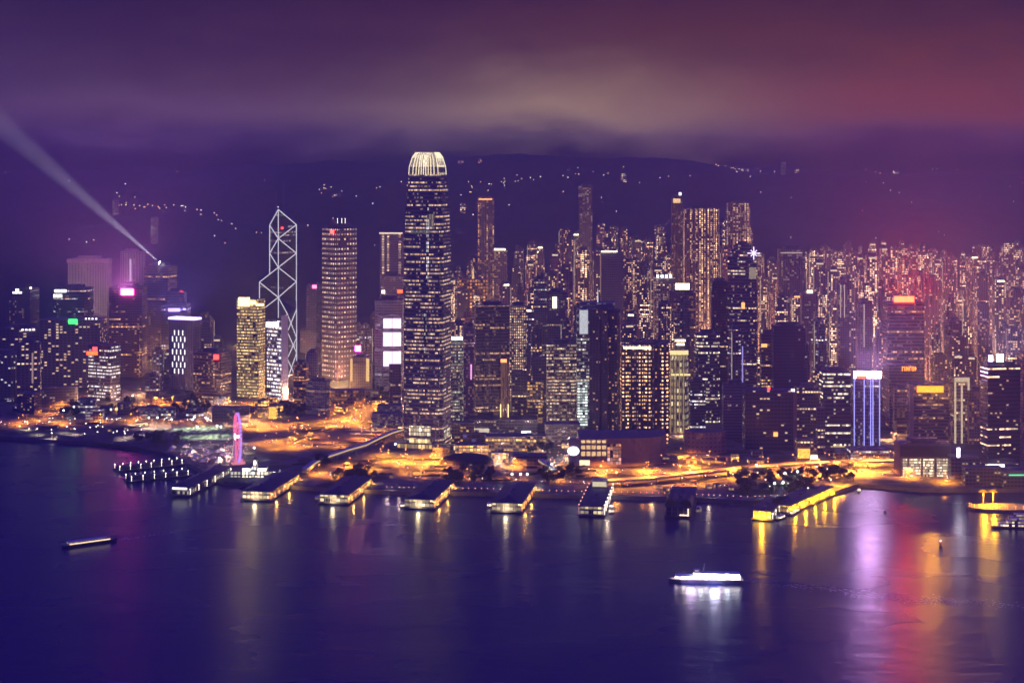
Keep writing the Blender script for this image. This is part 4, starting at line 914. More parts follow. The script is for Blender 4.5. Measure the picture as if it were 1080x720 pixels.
t = low(1058, 1100, 497, 514, 'dark', 'low shed edged by a green light line at the right quay', k=.4)
board(t, 'light_strip', 1064, 1080, 500, 501.2, sign_mat('green_strip', (.2, 1, .5), 1.3, False), -.6, frame=False)
# glazed mall under the two towers of the hotel
Y = rowY(491.5); X0, X1, Xm = wx(611, Y), wx(706, Y), wx(661, Y)
root = empty('shopping_mall', ((X0+X1)/2, Y+30, 4), 'glazed shopping mall podium with tall amber windows under the amber-windowed hotel', 'shopping mall')
lo = lambda x, y: (x-(X0+X1)/2, y-Y-30)
h = wz(462, Y) - 4
pts = [lo(X0, Y), lo(Xm, Y)] + [lo(Xm + (X1-Xm)*math.sin(a), Y + 42*(1-math.cos(a))) for a in (math.pi/2*i/8 for i in range(1, 9))] + [lo(X1, Y+70), lo(X0, Y+70)]
mb = MB(); mb.prism(pts, -4, h); mb.build('walls', [plain('mall_stone', (.34, .24, .2)), roof_m], root)
OCC.append(((X0+X1)/2, Y+35, 60))
wmat = lamp_mat('mall_window', (1, .62, .28), 1.1, False, .5)
def win(px0, px1, r0, r1, m=wmat, name='window', d=.4):
    mb = MB(); a = lo(wx(px0, Y), Y); b = lo(wx(px1, Y), Y); mb.box(a[0], b[0], a[1]-d, a[1]-.05, wz(r1, Y)-4, wz(r0, Y)-4); return mb.build(name, m, root)
for r0, r1 in ((464, 467), (469.5, 473.5), (476, 480.5)):
    for i in range(5): win(613+i*5.5, 617.2+i*5.5, r0, r1)
win(640.5, 655, 468, 490, facade('mall_atrium', 3, 4, .85, .8, .9, 0, 0, .6, a=ORANGE, b=(1, .5, .5), s=.55, wall=(.4, .25, .2)), 'atrium_glazing')
for i in range(9): win(659+i*3.6, 661+i*3.6, 469, 471.5, d=-.2) if False else None
mb = MB(); mb.box(0, .1, 0, .1, 0, .1)
win(600, 611, 462, 490, plain('mall_white_wall', (.4, .34, .34)), 'end_wall', 6)
bigs = sign_mat('mall_sign', (1, .92, .95), 6)
mb = MB(); a = lo(wx(603.5, Y), Y); p = [(wx(604.5, Y)-(X0+X1)/2 + 7.4*math.cos(t), 5.6*math.sin(t)) for t in (2*math.pi*i/20 for i in range(20))]
zc = wz(474.5, Y) - 4
A = [(x, a[1]-6.6, zc+z) for x, z in p]; B = [(x, a[1]-6.05, zc+z) for x, z in p]
for i in range(20): mb.face([A[i], B[i], B[(i+1) % 20], A[(i+1) % 20]])
mb.face(A); mb.face(B[::-1]); mb.build('sign', bigs, root)['label'] = 'glowing white oval sign'
win(611, 622, 485, 490.5, sign_mat('shopfront', (1, .8, .5), 1.8, False), 'shopfront')
# small lit pavilions and sheds between the big blocks
LZ = [((455, 612), (455, 478), 14, 'warm'), ((0, 250), (417, 441), 16, 'cool'), ((640, 800), (483, 491), 7, 'orange'), ((862, 1000), (478, 489), 8, 'warm'), ((1000, 1090), (485, 508), 5, 'pale'), ((262, 420), (418, 438), 10, 'orange')]
LZN = ['shopping podium', 'left coastal road', 'orange ramp', 'blue-edged tower', 'roof-lit dark office', 'stepped stone bank']
for (zx, zy, n, st), zn in zip(LZ, LZN):
    k = tries = 0
    while k < n and tries < 90:
        tries += 1; px = bgr.uniform(*zx); yb = bgr.uniform(*zy); w_ = bgr.uniform(8, 20); Yq = rowY(yb); wm = w_/F*Yq; xq = wx(px, Yq)
        if any(math.hypot(xq-ox, Yq+wm*.25-oy) < rr*.86 + wm*.4 for ox, oy, rr in OCC): continue
        t = low(px-w_/2, px+w_/2, yb-bgr.uniform(3.5, 8), yb, bgr.choice((st, st, 'dark')), 'small low-rise with lit windows among the lamps near the '+zn, rot=bgr.uniform(-18, 18), k=bgr.uniform(.4, .8)); t.root['group'] = 'small low-rises near the '+zn; k += 1
# dark domed roof by the road
Y = rowY(492); X = wx(492, Y)
root = empty('domed_hall', (X, Y+18, 4), 'dark low domed roof hall in front of the crowned skyscraper', 'hall')
mb = MB(); prev = [(36*math.cos(t), 17*math.sin(t)) for t in (2*math.pi*i/24 for i in range(24))]; z = 3.
mb.prism(prev, -4, 3, cap=False)
for i in range(1, 7):
    a = math.pi/2*i/6; cur = [(36*max(.02, math.cos(a))*math.cos(t), 17*max(.02, math.cos(a))*math.sin(t)) for t in (2*math.pi*j/24 for j in range(24))]
    mb.prism(prev, z, 3+12*math.sin(a), top=cur, cap=i == 6, mi=1); z = 3+12*math.sin(a); prev = cur
mb.build('dome_roof', [LIT['dark'], plain('dark_roof', (.045, .04, .05))], root); OCC.append((X, Y+18, 36))

# ------------------------------------------------------------------ elevated road and footbridge
def elevated(name, label, pts, width, z, mat, rail=1.0, under=None, roofm=None, cat='flyover'):
    P = [Vector((wx(px, rowY(py, z)), rowY(py, z), z)) for px, py in pts]; o = P[len(P)//2]
    root = empty(name, (o.x, o.y, 4), label, cat)
    L = lambda v: (v.x-o.x, v.y-o.y, v.z-4)
    N = []
    for i in range(len(P)):
        a, b = P[max(0, i-1)], P[min(len(P)-1, i+1)]; d = (b-a).normalized(); N.append(Vector((-d.y, d.x, 0)))
    def rib(o0, o1, z0, z1):
        mb = MB()
        for i in range(len(P)-1):
            q = [[L(P[j]+N[j]*oo+Vector((0, 0, zz))) for oo, zz in ((o0, z0), (o1, z0), (o1, z1), (o0, z1))] for j in (i, i+1)]
            for e in range(4): mb.face([q[0][e], q[1][e], q[1][(e+1) % 4], q[0][(e+1) % 4]])
            if i == 0: mb.face(q[0])
            if i == len(P)-2: mb.face(q[1][::-1])
        return mb
    rib(-width/2, width/2, -1.4, 0).build('deck', mat, root)
    for sgn in (-1, 1): rib(sgn*width/2-.15, sgn*width/2+.15, 0, rail).build('parapet', conc, root)
    if roofm:
        rib(-width/2-.6, width/2+.6, 3.6, 4.0).build('roof', roofm, root)
        rib(-width/2-.25, -width/2-.16, 1.2, 3.3).build('lit_glazing', under, root)
    for i in range(len(P)-1):
        n = max(1, int((P[i+1]-P[i]).length/32))
        for j in range(n):
            c = P[i].lerp(P[i+1], (j+.5)/n); mb = MB(); q = L(c); mb.tube((q[0], q[1], -6), (q[0], q[1], z-5.4), 1.1, 8); mb.build('pier', conc, root)
    return P
FLY = elevated('flyover', 'long orange-lit elevated road sweeping along the right waterfront', [(630, 507.5), (680, 504), (730, 498.5), (780, 493.5), (840, 489), (900, 486), (960, 485), (1004, 487)], 17, 12, plain('flyover_deck', (.24, .22, .2), .8))
FOOT = elevated('footbridge', 'curved pale-lit roofed footbridge rising to the crowned skyscraper', [(321, 497), (330, 490), (345, 483), (366, 476), (384, 471), (398, 464), (412, 458), (425, 454)], 6, 11, conc, under=lamp_mat('bridge_glazing', (1, .66, .34), .8, False, .4), roofm=plain('bridge_roof', (.6, .56, .5)), cat='footbridge')
elevated('footbridge', 'short lit footbridge crossing the road left of the glazed mall', [(570, 487), (577, 492), (585, 498.5)], 6, 10, conc, under=lamp_mat('bridge_glazing', (1, .66, .34), .8, False, .4), roofm=plain('bridge_roof', (.6, .56, .5)), cat='footbridge')

# ------------------------------------------------------------------ observation wheel
def wheel():
    Yw = rowY(488); c = (wx(250.5, Yw), Yw); rr = 31.0; hz = 34.5
    root = empty('observation_wheel', (c[0], c[1], 4), 'tall observation wheel lit pink and violet by the piers', 'ferris wheel', rz=R(-73))
    pk = sign_mat('wheel_pink', (1, .16, .40), 1.5, False); bl = sign_mat('wheel_blue', (.36, .25, 1.0), 2.0, False); wh = sign_mat('hub_light', (1, .75, .95), 7)
    n = 42
    for y in (-1.6, 1.6):
        mb = MB(); ps = [Vector((rr*math.cos(2*math.pi*i/n), y, hz+rr*math.sin(2*math.pi*i/n))) for i in range(n)]
        for i in range(n): mb.tube(ps[i], ps[(i+1) % n], .38, 5)
        mb.build('rim', sign_mat('rim_light', (.9, .2, .62), .9, False), root)
    for i in range(28):
        a = 2*math.pi*i/28; mb = MB(); mb.tube((0, 2.4 if i % 2 else -2.4, hz), (rr*math.cos(a), 1.6 if i % 2 else -1.6, hz+rr*math.sin(a)), .32, 4); mb.build('spoke', pk, root)
    mb = MB(); mb.tube((0, -3, hz), (0, 3, hz), 1.7, 10); mb.build('hub', wh, root)
    mb = MB(); mb.tube((0, -3.5, hz), (0, -3.1, hz), 4.4, 16); mb.build('hub_screen', wh, root)
    g = MB(); g.prism(plan('chamfer', 2.6, 2.2), -3.2, -.6, floor=True, cmi=0); gme = g.mesh('gondola', [bl])
    gw = MB(); gw.prism(plan('chamfer', 2.6, 2.2), -3.2, -.6, floor=True, cmi=0); gme2 = gw.mesh('gondola', [pk])
    for i in range(n):
        a = 2*math.pi*i/n; o = bpy.data.objects.new('gondola', gme if math.cos(a) > -.2 else gme2); COL.objects.link(o); o.parent = root; o.location = ((rr+.6)*math.cos(a), 0, hz+(rr+.6)*math.sin(a))
    for sx in (-13, 13):
        for y in (-7, 7):
            mb = MB(); mb.tube((sx, y, -.3), (0, 2.8 if y > 0 else -2.8, hz), .7, 6, .5); mb.build('leg', white_m, root)
    mb = MB(); mb.box(-13, 13, -8.5, 8.5, -.4, 3.2); mb.build('platform', sign_mat('platform_pink', (1, .3, .4), 1.0, True), root)
wheel()

# ------------------------------------------------------------------ ferry piers
gold_side = facade('pier_gold', 4.2, 4.6, .8, .72, .9, .5, .1, .3, a=GOLD, b=AMBER, s=.8, wall=(.32, .27, .2))
cream_front = facade('pier_cream', 4.0, 4.6, .82, .72, .95, .5, .1, .2, a=(1, .75, .35), b=WHITE, s=.6, wall=(.34, .32, .28))
dim_side = facade('pier_dim', 5.0, 5, .5, .7, .45, .1, .2, .5, a=(1, .85, .6), b=WHITE, s=.8, wall=(.2, .18, .2))
pier_roof = plain('pier_roof', (.07, .065, .085), .6)
timber = plain('pier_deck', (.22, .2, .18), .8)
def pier(label, near, far, w, h, mats, roof='hip', name='ferry_pier', deck=2.6, over=2.2, cat='pier'):
    (xa, ra), (xb, rb) = near, far
    Ya, Yb = rowY(ra, 3), rowY(rb, 3); a = Vector((wx(xa, Ya), Ya)); b = Vector((wx(xb, Yb), Yb)); d = b-a; L = d.length
    ang = math.atan2(d.y, d.x) - math.pi/2; c = (a+b)/2
    root = empty(name, (c.x, c.y, 0), label, cat, rz=ang)
    mb = MB(); mb.box(-w/2-over, w/2+over, -L/2-2.5, L/2+6, 1.2, deck); mb.build('deck', timber, root)
    pb = 0
    for i in range(int(L/9)+1):
        for s in (-1, 1):
            mb = MB(); mb.tube((s*(w/2+over-1), -L/2-1+i*9, -3), (s*(w/2+over-1), -L/2-1+i*9, 1.25), .55, 6); mb.build('pile', timber, root)
    ft, sd = mats
    if h:
        mb = MB(); p = [(-w/2, -L/2), (w/2, -L/2), (w/2, L/2), (-w/2, L/2)]
        zs = deck+.01
        for i in range(4):
            q, r = p[i], p[(i+1) % 4]; l = math.dist(q, r)
            mb.face([(*q, zs), (*r, zs), (*r, zs+h), (*q, zs+h)], [(0, 0), (l, 0), (l, h), (0, h)], 0 if i in (0, 2) else 1)
        mb.build('hall', [ft, sd], root)
        mb = MB(); o = 1.8; p = [(-w/2-o, -L/2-o), (w/2+o, -L/2-o), (w/2+o, L/2+o), (-w/2-o, L/2+o)]
        if roof == 'hip': t = [(-w*.08, -L/2+w*.42), (w*.08, -L/2+w*.42), (w*.08, L/2-w*.42), (-w*.08, L/2-w*.42)]
        else: t = [(x*.96, y*.98) for x, y in p]
        mb.prism(p, zs+h+.02, zs+h+.5, mi=0, cmi=0, floor=True); mb.prism([(x*.995, y*.998) for x, y in p], zs+h+.5, zs+h+(4.4 if roof == 'hip' else 1.4), top=t, mi=0, cmi=0); mb.build('roof', pier_roof, root)
        for q_ in range(3):
            mb = MB(); yv = -L/2 + w*.6 + q_*(L-w*1.2)/2.2; top = zs+h+(4.38 if roof == 'hip' else 1.38); mb.box(-1.6, 1.6, yv, yv+L*.11, top-.4, top+1.3); mb.build('roof_vent', plain('vent_grey', (.2, .19, .21)), root)
        mb = MB(); mb.box(-w/2-1.2, w/2+1.2, -L/2-.9, -L/2-.2, zs+h*.48, zs+h*.54); mb.build('balcony', conc, root)
        for k in range(int(w/6)+1):
            mb = MB(); x = -w/2+.2+k*(w-.4)/max(1, int(w/6)); mb.tube((x, -L/2-1.4, zs), (x, -L/2-1.4, zs+h), .3, 6); mb.build('column', white_m, root)
    OCC.append((c.x, c.y, 20))
    return root, L, w
def pier_lamps(r, n, mat, zs, side=1, bulb=.55, power=0, col=None):
    root, L, w = r
    for i in range(n):
        y = -L/2+1+(L-2)*i/max(1, n-1); mb = MB(); x = side*(w/2+1.4); mb.tube((x, y, 2.6), (x, y, zs), .12, 4); mb.ball((x, y, zs+.4), bulb); mb.build('lamp', [mat], root)
        if power and i % 3 == 1: lamp_light('pier_lamp_light', (x+side*1.5, y, zs-.5), col, power, .5, root)
W_B = sign_mat('bulb_white', (1, .86, .72), 9, False); O_B = sign_mat('bulb_orange', (1, .30, .08), 7, False); P_B = sign_mat('bulb_pink', (1, .4, .35), 4, False); C_B = sign_mat('bulb_cool', (.85, .95, 1), 10, False)
r = pier('long dark open jetty with lamps, farthest left of the piers', (123, 494.5), (190, 487.5), 15, 0, (dim_side, dim_side), name='jetty'); pier_lamps(r, 9, W_B, 7.5, -1); pier_lamps(r, 7, W_B, 7.5, 1)
mb = MB(); mb.box(-6, 6, -r[1]/2, r[1]/2, 2.62, 6.4); mb.build('shelter', plain('pier_dark', (.06, .055, .075)), r[0])
r = pier('shorter dark jetty with lamps in front of the long one', (135, 505.5), (196, 499), 17, 0, (dim_side, dim_side), name='jetty'); pier_lamps(r, 7, W_B, 7.5, -1); pier_lamps(r, 6, W_B, 7.5, 1)
mb = MB(); mb.box(-7, 7, -r[1]/2, r[1]/2, 2.62, 6.8); mb.build('shelter', plain('pier_dark', (.06, .055, .075)), r[0])
r = pier('dark-roofed pier with arched white-lit bays on its long side', (190, 521), (234, 499), 22, 8.5, (dim_side, dim_side)); pier_lamps(r, 6, W_B, 9, 1)
hb = MB(); hb.box(-9, 9, -r[1]/2-2, -r[1]/2-.6, 9.2, 11.4); hb.build('sign', sign_mat('pier_sign_white', (1, .95, .8), 3), r[0])
CP = [('hip-roofed ferry pier with a bright cream front left of the footbridge foot', (270, 525.5), (302, 506), 33, 1.0), ('ferry pier with white masts before its front, second right of the clock tower', (352, 529), (378, 510), 33, .6),
      ('ferry pier with gold side below the crowned skyscraper', (442, 534), (464, 514), 34, 1), ('twin-fronted ferry pier with white roof lamps right of the crowned skyscraper', (534, 538), (550, 516), 33, 1)]
for lb, n_, f_, w_, br in CP:
    r = pier(lb, n_, f_, w_, 8.6, (cream_front, gold_side)); pier_lamps(r, 8, O_B, 6.0, 1, .4, 6e3, (1, .5, .1))
    lamp_light('pier_front_light', (0, -r[1]/2-5, 6), (1, .75, .4), 7e3, 2.0, r[0])
for x in (542, 549, 556): pass
r = pier('white terminal pier with festoon lamps and a lit upper pavilion', (624, 542), (634, 519), 26, 9, (cream_front, dim_side), roof='flat'); pier_lamps(r, 7, W_B, 13, 1, .5, 5e3, (1, .7, .5)); pier_lamps(r, 7, P_B, 13, -1, .6)
mb = MB(); mb.box(-9, 9, r[1]/2-24, r[1]/2-4, 13.2, 22); q = mb.build('upper_pavilion', LIT['pale'], r[0])
mb = MB(); mb.box(-8, 8, r[1]/2-24.4, r[1]/2-24.05, 14.5, 20); mb.build('lit_panel', sign_mat('pavilion_glow', (1, .86, .55), .9, False), r[0])
r = pier('unlit dark pier with two barrel-topped end frames', (715, 543), (722, 522), 27, 9, (plain('pier_dark', (.06, .055, .075)), plain('pier_dark', (.06, .055, .075))), roof='flat')
for s in (-1, 1):
    mb = MB(); ps = [Vector((s*8.5 + 6.5*math.cos(math.pi*i/8), -r[1]/2+4, 12 + 8*math.sin(math.pi*i/8))) for i in range(9)]
    for a, b in zip(ps, ps[1:]): mb.prism([(a.x, a.y), (b.x, b.y), (b.x, b.y+40), (a.x, a.y+40)], 11.5, 11.6, cap=False); mb.face([a, b, b+Vector((0, 40, 0)), a+Vector((0, 40, 0))])
    mb.build('barrel_roof', pier_roof, r[0])
mb = MB(); mb.tube((11.5, -r[1]/2-2.2, 2.6), (11.5, -r[1]/2-2.2, 11), .6, 6); mb.build('end_light', sign_mat('peach_tube', (1, .75, .5), 2.5, False), r[0])
mb = MB(); mb.box(2, 12, -r[1]/2-2.6, -r[1]/2-2.3, 3, 4.4); mb.build('end_light', sign_mat('peach_tube', (1, .75, .5), 2.5, False), r[0])
r = pier('long pier blazing yellow along its quay side at the right', (822, 539), (868, 519), 24, 8, (gold_side, facade('pier_yellow', 3.2, 4, .9, .8, .95, .9, 0, .2, a=(1, .50, .02), b=(1, .62, .06), s=1.3, wall=(.5, .36, .12))), roof='flat', name='public_pier')
pier_lamps(r, 14, sign_mat('bulb_yellow', (1, .36, .02), 6, False), 6, 1, .7, 3e4, (1, .45, .01))
r = pier('dark-roofed pier head with a glowing yellow front and white roof lamps', (804, 546), (818, 531), 20, 8, (facade('pier_yellow2', 3.2, 4, .9, .8, .95, .9, 0, .2, a=(1, .50, .02), b=(1, .7, .12), s=1.5, wall=(.5, .36, .12)), dim_side), roof='flat', name='public_pier')
pier_lamps(r, 5, W_B, 8, 1, .6); lamp_light('pier_front_light', (0, -r[1]/2-4, 6), (1, .45, .01), 7e4, 1.2, r[0])
# round-canopied yellow landing on the right edge
Yk = rowY(533); X = wx(1062, Yk)
root = empty('landing_stage', (X, Yk, 0), 'round-ended yellow-lit landing stage under two mushroom canopies', 'landing stage')
mb = MB(); mb.prism([(60*math.cos(t)*.75, 20*math.sin(t)) for t in (2*math.pi*i/28 for i in range(28))], -2, 3.2, cmi=0); mb.build('deck', plain('stage_deck', (.34, .28, .2)), root)
for px in (1040.5, 1051):
    x = wx(px, Yk) - X
    mb = MB(); mb.tube((x, 14, 3.2), (x, 14, 17), .8, 8); mb.build('canopy_post', conc, root)
    mb = MB(); mb.prism([(x+5.5*math.cos(t), 14+5.5*math.sin(t)) for t in (2*math.pi*i/12 for i in range(12))], 17, 19.5, top=[(x+2*math.cos(t), 14+2*math.sin(t)) for t in (2*math.pi*i/12 for i in range(12))], cmi=0, floor=True); mb.build('canopy', sign_mat('canopy_yellow', (1, .36, .015), 1.3, True), root)
    lamp_light('canopy_light', (x, 8, 15), (1, .45, .01), 8e4, 1, root)
for i in range(16):
    t = math.pi*(1.0 + i/15); mb = MB(); mb.tube((43*math.cos(t), 18.6*math.sin(t), 3.2), (43*math.cos(t), 18.6*math.sin(t), 6.5), .14, 5); mb.ball((43*math.cos(t), 18.6*math.sin(t), 6.9), .55); mb.build('rail_lamp', sign_mat('bulb_yellow', (1, .36, .02), 6, False), root)
# clock-towered white terminal
Yk = rowY(503); X = wx(268, Yk)
root = empty('clock_terminal', (X, Yk+10, 4), 'white floodlit ferry terminal with a small central clock tower', 'ferry terminal')
gm = facade('clock_white', 3.6, 4.4, .7, .7, .95, .5, 0, .2, a=(.95, 1, .9), b=WHITE, s=1.2, wall=(.6, .58, .55))
mb = MB(); mb.prism([(-30, -9), (30, -9), (30, 9), (-30, 9)], -3, 7); mb.build('hall', [gm, pier_roof], root)
for x in (-9.5, 9.5):
    mb = MB(); mb.prism([(x-6, -10.5), (x+6, -10.5), (x+6, 4), (x-6, 4)], -3, 11.5); mb.build('wing', [gm, pier_roof], root)
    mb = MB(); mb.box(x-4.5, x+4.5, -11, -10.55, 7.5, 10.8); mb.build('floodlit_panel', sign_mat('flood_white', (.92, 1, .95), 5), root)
mb = MB(); mb.prism(plan('rect', 5, 5), 7, 20); mb.build('clock_tower', [gm, pier_roof], root)
mb = MB(); mb.tube((0, -2.56, 16.6), (0, -2.9, 16.6), 1.9, 16); mb.build('clock_face', sign_mat('clock_glow', (1, .97, .85), 4), root)
mb = MB(); mb.prism(plan('rect', 5.6, 5.6), 20.02, 25, top=[(-.2, -.2), (.2, -.2), (.2, .2), (-.2, .2)], cmi=0); mb.build('spire', pier_roof, root)

# ------------------------------------------------------------------ boats
hull_w = plain('hull_white', (.6, .6, .62), .35, var=.08); hull_d = plain('hull_dark', (.05, .06, .09), .4)
def boat(name, label, px, row, L, B, head, hull, decks, cat='ferry', sharp=.2, mast=False):
    """decks: (aft, fore, height, material) from the main deck up, as fractions of the length"""
    Yb = rowY(row, 0); root = empty(name, (wx(px, Yb), Yb, 0), label, cat, rz=R(head))
    def outline(s, w): return [(-L/2*s, -B/2*w*.85), (-L/2*s, B/2*w*.85), (-L*.2, B/2*w), (L*(.5-sharp)*s, B/2*w), (L*.5*s - L*sharp*.35, B*.28*w), (L/2*s, 0), (L*.5*s - L*sharp*.35, -B*.28*w), (L*(.5-sharp)*s, -B/2*w), (-L*.2, -B/2*w)][::-1]
    fb = max(1.6, L*.045)
    mb = MB(); mb.prism(outline(.95, .86), -1, fb, top=outline(1, 1), cmi=1); mb.build('hull', [hull, plain('boat_deck', (.3, .28, .26))], root)
    mb = MB(); o = outline(1.0, 1.005); mb.prism(o, fb-.3, fb+.0, cap=False); mb.build('rubbing_strake', dark_m, root)
    z = fb + .02; wd = .82
    for i, (a, f, h, m) in enumerate(decks):
        p = [(-L/2+L*a, -B/2*wd), (-L/2+L*f-L*.05, -B/2*wd), (-L/2+L*f, -B/2*wd*.6), (-L/2+L*f, B/2*wd*.6), (-L/2+L*f-L*.05, B/2*wd), (-L/2+L*a, B/2*wd)]
        mb = MB(); mb.prism(p, z, z+h, cmi=1); q = mb.build('cabin', [m, white_m], root)
        mb = MB(); mb.prism([(x*1.01, y*1.05) for x, y in p], z+h+.01, z+h+.3, cmi=0, floor=True); mb.build('deck_roof', white_m, root)
        z += h+.31; wd *= .88
    if mast:
        mb = MB(); mb.tube((L*.1, 0, z), (L*.06, 0, z+L*.09), .2, 5, .1); mb.ball((L*.06, 0, z+L*.09), .45); mb.build('mast', [W_B], root)
    return root
bw = facade('boat_lilac_glow', 3.4, 3, .94, .62, 1, 1, 0, 0, a=(1, .72, .8), b=(1, .86, .75), s=5.0, wall=(.6, .55, .6)); bb = facade('boat_blue_glow', 3.4, 3, .96, .75, 1, 1, 0, 0, a=(.7, .82, 1), b=(.9, .92, 1), s=8, wall=(.5, .6, .8))
bwm = facade('boat_warm_win', 2.6, 2.6, .8, .6, .9, .6, 0, .2, a=(1, .85, .6), b=WHITE, s=1.3, wall=(.5, .48, .46)); bdim = facade('boat_dim_win', 2.6, 2.6, .8, .55, .5, .2, 0, .2, a=(1, .8, .5), b=WHITE, s=.5, wall=(.45, .42, .4))
r = boat('passenger_ferry', 'brightly lit ferry with lilac and blue-white decks crossing the harbour', 744, 613.5, 71, 13, 176, plain('hull_navy', (.1, .1, .2), .4), [(.04, .9, 2.9, bw), (.06, .66, 2.7, bb)], sharp=.16, mast=False)
mb = MB(); mb.prism(plan('chamfer', 7, 6.5), 9.4, 12, top=plan('chamfer', 6.2, 5.6)); q = mb.build('wheelhouse', [bdim, white_m], r); q.location = (8, 0, 0)
mb = MB(); mb.tube((2, 0, 9.2), (1, 0, 17), .22, 6, .12); mb.tube((1.4, -2, 14), (1.4, 2, 14), .1, 4); mb.ball((1, 0, 17.2), .4); mb.build('mast', [white_m], r)
for s_ in (-1, 1):
    for z_ in (3.9, 4.5):
        mb = MB(); mb.tube((-35, s_*6.2, z_), (20, s_*6.4, z_), .07, 4); mb.build('deck_rail', white_m, r)
lamp_light('deck_lamp', (-8, 13, 7), (.72, .7, 1), 1.6e4, 5, r); lamp_light('deck_lamp', (14, 13, 6), (.85, .6, 1), 1e4, 5, r)
r = boat('low_barge', 'long low dim boat gliding across the left water', 95, 573.5, 60, 9, 36, hull_d, [(.1, .8, 2.6, bdim)], cat='boat')
mb = MB(); mb.box(-24, 20, -5.4, -5.1, 3.2, 4.4); mb.build('light_strip', lamp_mat('barge_strip', (1, .72, .45), 1.6, False), r)
boat('moored_ferry', 'white-cabined ferry with dark hull moored at the right landing stage', 1066, 556.5, 42, 10, 172, hull_d, [(.05, .8, 3, bwm), (.12, .62, 2.8, bdim), (.3, .5, 2.4, bdim)])
boat('moored_ferry', 'double-deck boat docked behind the ferry at the landing stage', 1076, 549, 36, 9, 176, hull_d, [(.05, .85, 3, bdim), (.1, .7, 2.8, bdim)])
boat('small_ferry', 'small white launch docked right of the festoon-lit terminal pier', 645, 540, 20, 7, 88, hull_w, [(.08, .85, 3, bwm), (.15, .6, 2.6, bdim)])
boat('small_ferry', 'small white launch docked right of the unlit dark pier', 737, 540, 19, 6.5, 80, hull_w, [(.1, .8, 2.6, bdim), (.2, .6, 2.2, bdim)])
boat('small_ferry', 'small launch at the left side of the pier below the crowned skyscraper', 425, 534.5, 17, 6, 85, hull_w, [(.08, .8, 2.6, bwm)])
boat('small_ferry', 'small launch at the left side of the twin-fronted pier', 516.5, 534, 16, 6, 87, hull_w, [(.08, .8, 2.6, bwm)])
boat('small_ferry', 'dim launch docked left of the white-masted ferry pier', 336, 527, 17, 6, 80, hull_d, [(.1, .8, 2.6, bdim)])
boat('tour_boat', 'low lamp-strung boat along the yellow pier outer side', 838, 541, 34, 7, 62, hull_d, [(.1, .8, 2.4, bwm)], cat='boat')
boat('tour_boat', 'short tour boat nosing out between the yellow pier and its dark-roofed head', 824, 547, 24, 6, 55, hull_d, [(.15, .75, 2.2, bwm)], cat='boat')
boat('junk_boat', 'tiny boat off the right quay corner with a single lamp', 906, 518.5, 12, 4, 80, hull_d, [(.2, .7, 2.2, bwm)], cat='boat')
boat('sail_boat', 'tiny slim boat with a bare mast in the right-hand basin', 933, 541, 10, 3, 85, hull_w, [(.3, .6, 1.4, bdim)], cat='boat')
Yb = rowY(577, 0); root = empty('channel_buoy', (wx(992, Yb), Yb, 0), 'lone channel buoy with a pinkish top lamp on the right water', 'buoy')
mb = MB(); mb.tube((0, 0, -.8), (0, 0, 1.2), 1.7, 12); mb.build('float', hull_d, root)
mb = MB(); mb.tube((0, 0, 1.2), (0, 0, 6), 1.2, 8, .4); mb.build('tower_cage', plain('buoy_red', (.4, .05, .04), .5), root)
mb = MB(); mb.ball((0, 0, 6.9), .95); mb.build('lamp', sign_mat('buoy_lamp', (1, .7, .75), 6, False), root)

# ------------------------------------------------------------------ trees
def leaf_mat(name, c):
    m, k = newmat(name); n = k.noise(k.node('ShaderNodeNewGeometry').outputs['Position'], .5, 3)
    b = k.node('ShaderNodeBsdfPrincipled'); k.put(b.inputs['Base Color'], k.ramp(n, [(.3, tuple(v*.5 for v in c)+(1,)), (.7, tuple(v*1.4 for v in c)+(1,))])); b.inputs['Roughness'].default_value = .7
    o = k.node('ShaderNodeOutputMaterial'); k.l.new(b.outputs[0], o.inputs[0]); return m
LEAF = [leaf_mat('foliage_dark', (.035, .05, .02)), leaf_mat('foliage_olive', (.06, .065, .025))]
bark = plain('bark', (.09, .07, .05), .9)
def tree_proto(seed):
    q = random.Random(seed); hh = q.uniform(9, 13)
    root = empty('tree', (0, 0, -500), 'tree', 'tree')
    mb = MB(); mb.tube((0, 0, -.4), (.2, .1, hh*.5), .35, 6, .2)
    cl = []
    for i in range(7):
        a = q.uniform(0, 6.28); rr = q.uniform(.8, 3.8); c = Vector((rr*math.cos(a), rr*math.sin(a), hh*q.uniform(.5, .95))); mb.tube((.2, .1, hh*.42), c, .14, 4, .05); cl.append((c, q.uniform(1.7, 2.9)))
    mb.build('trunk', bark, root)
    lf = MB()
    for c, r in cl:
        for i in range(64):
            d = Vector((q.gauss(0, 1), q.gauss(0, 1), q.gauss(0, .8))).normalized()*r*q.uniform(.5, 1.1); p = c+d
            u = Vector((q.uniform(-1, 1), q.uniform(-1, 1), q.uniform(-.6, .6))).normalized(); w = u.orthogonal().normalized(); s = q.uniform(.5, 1.0)
            lf.face([p-u*s, p+w*s*.6, p+u*s, p-w*s*.6])
    lf.build('crown', LEAF[seed % 2], root); return root
PROT = [tree_proto(s) for s in range(4)]
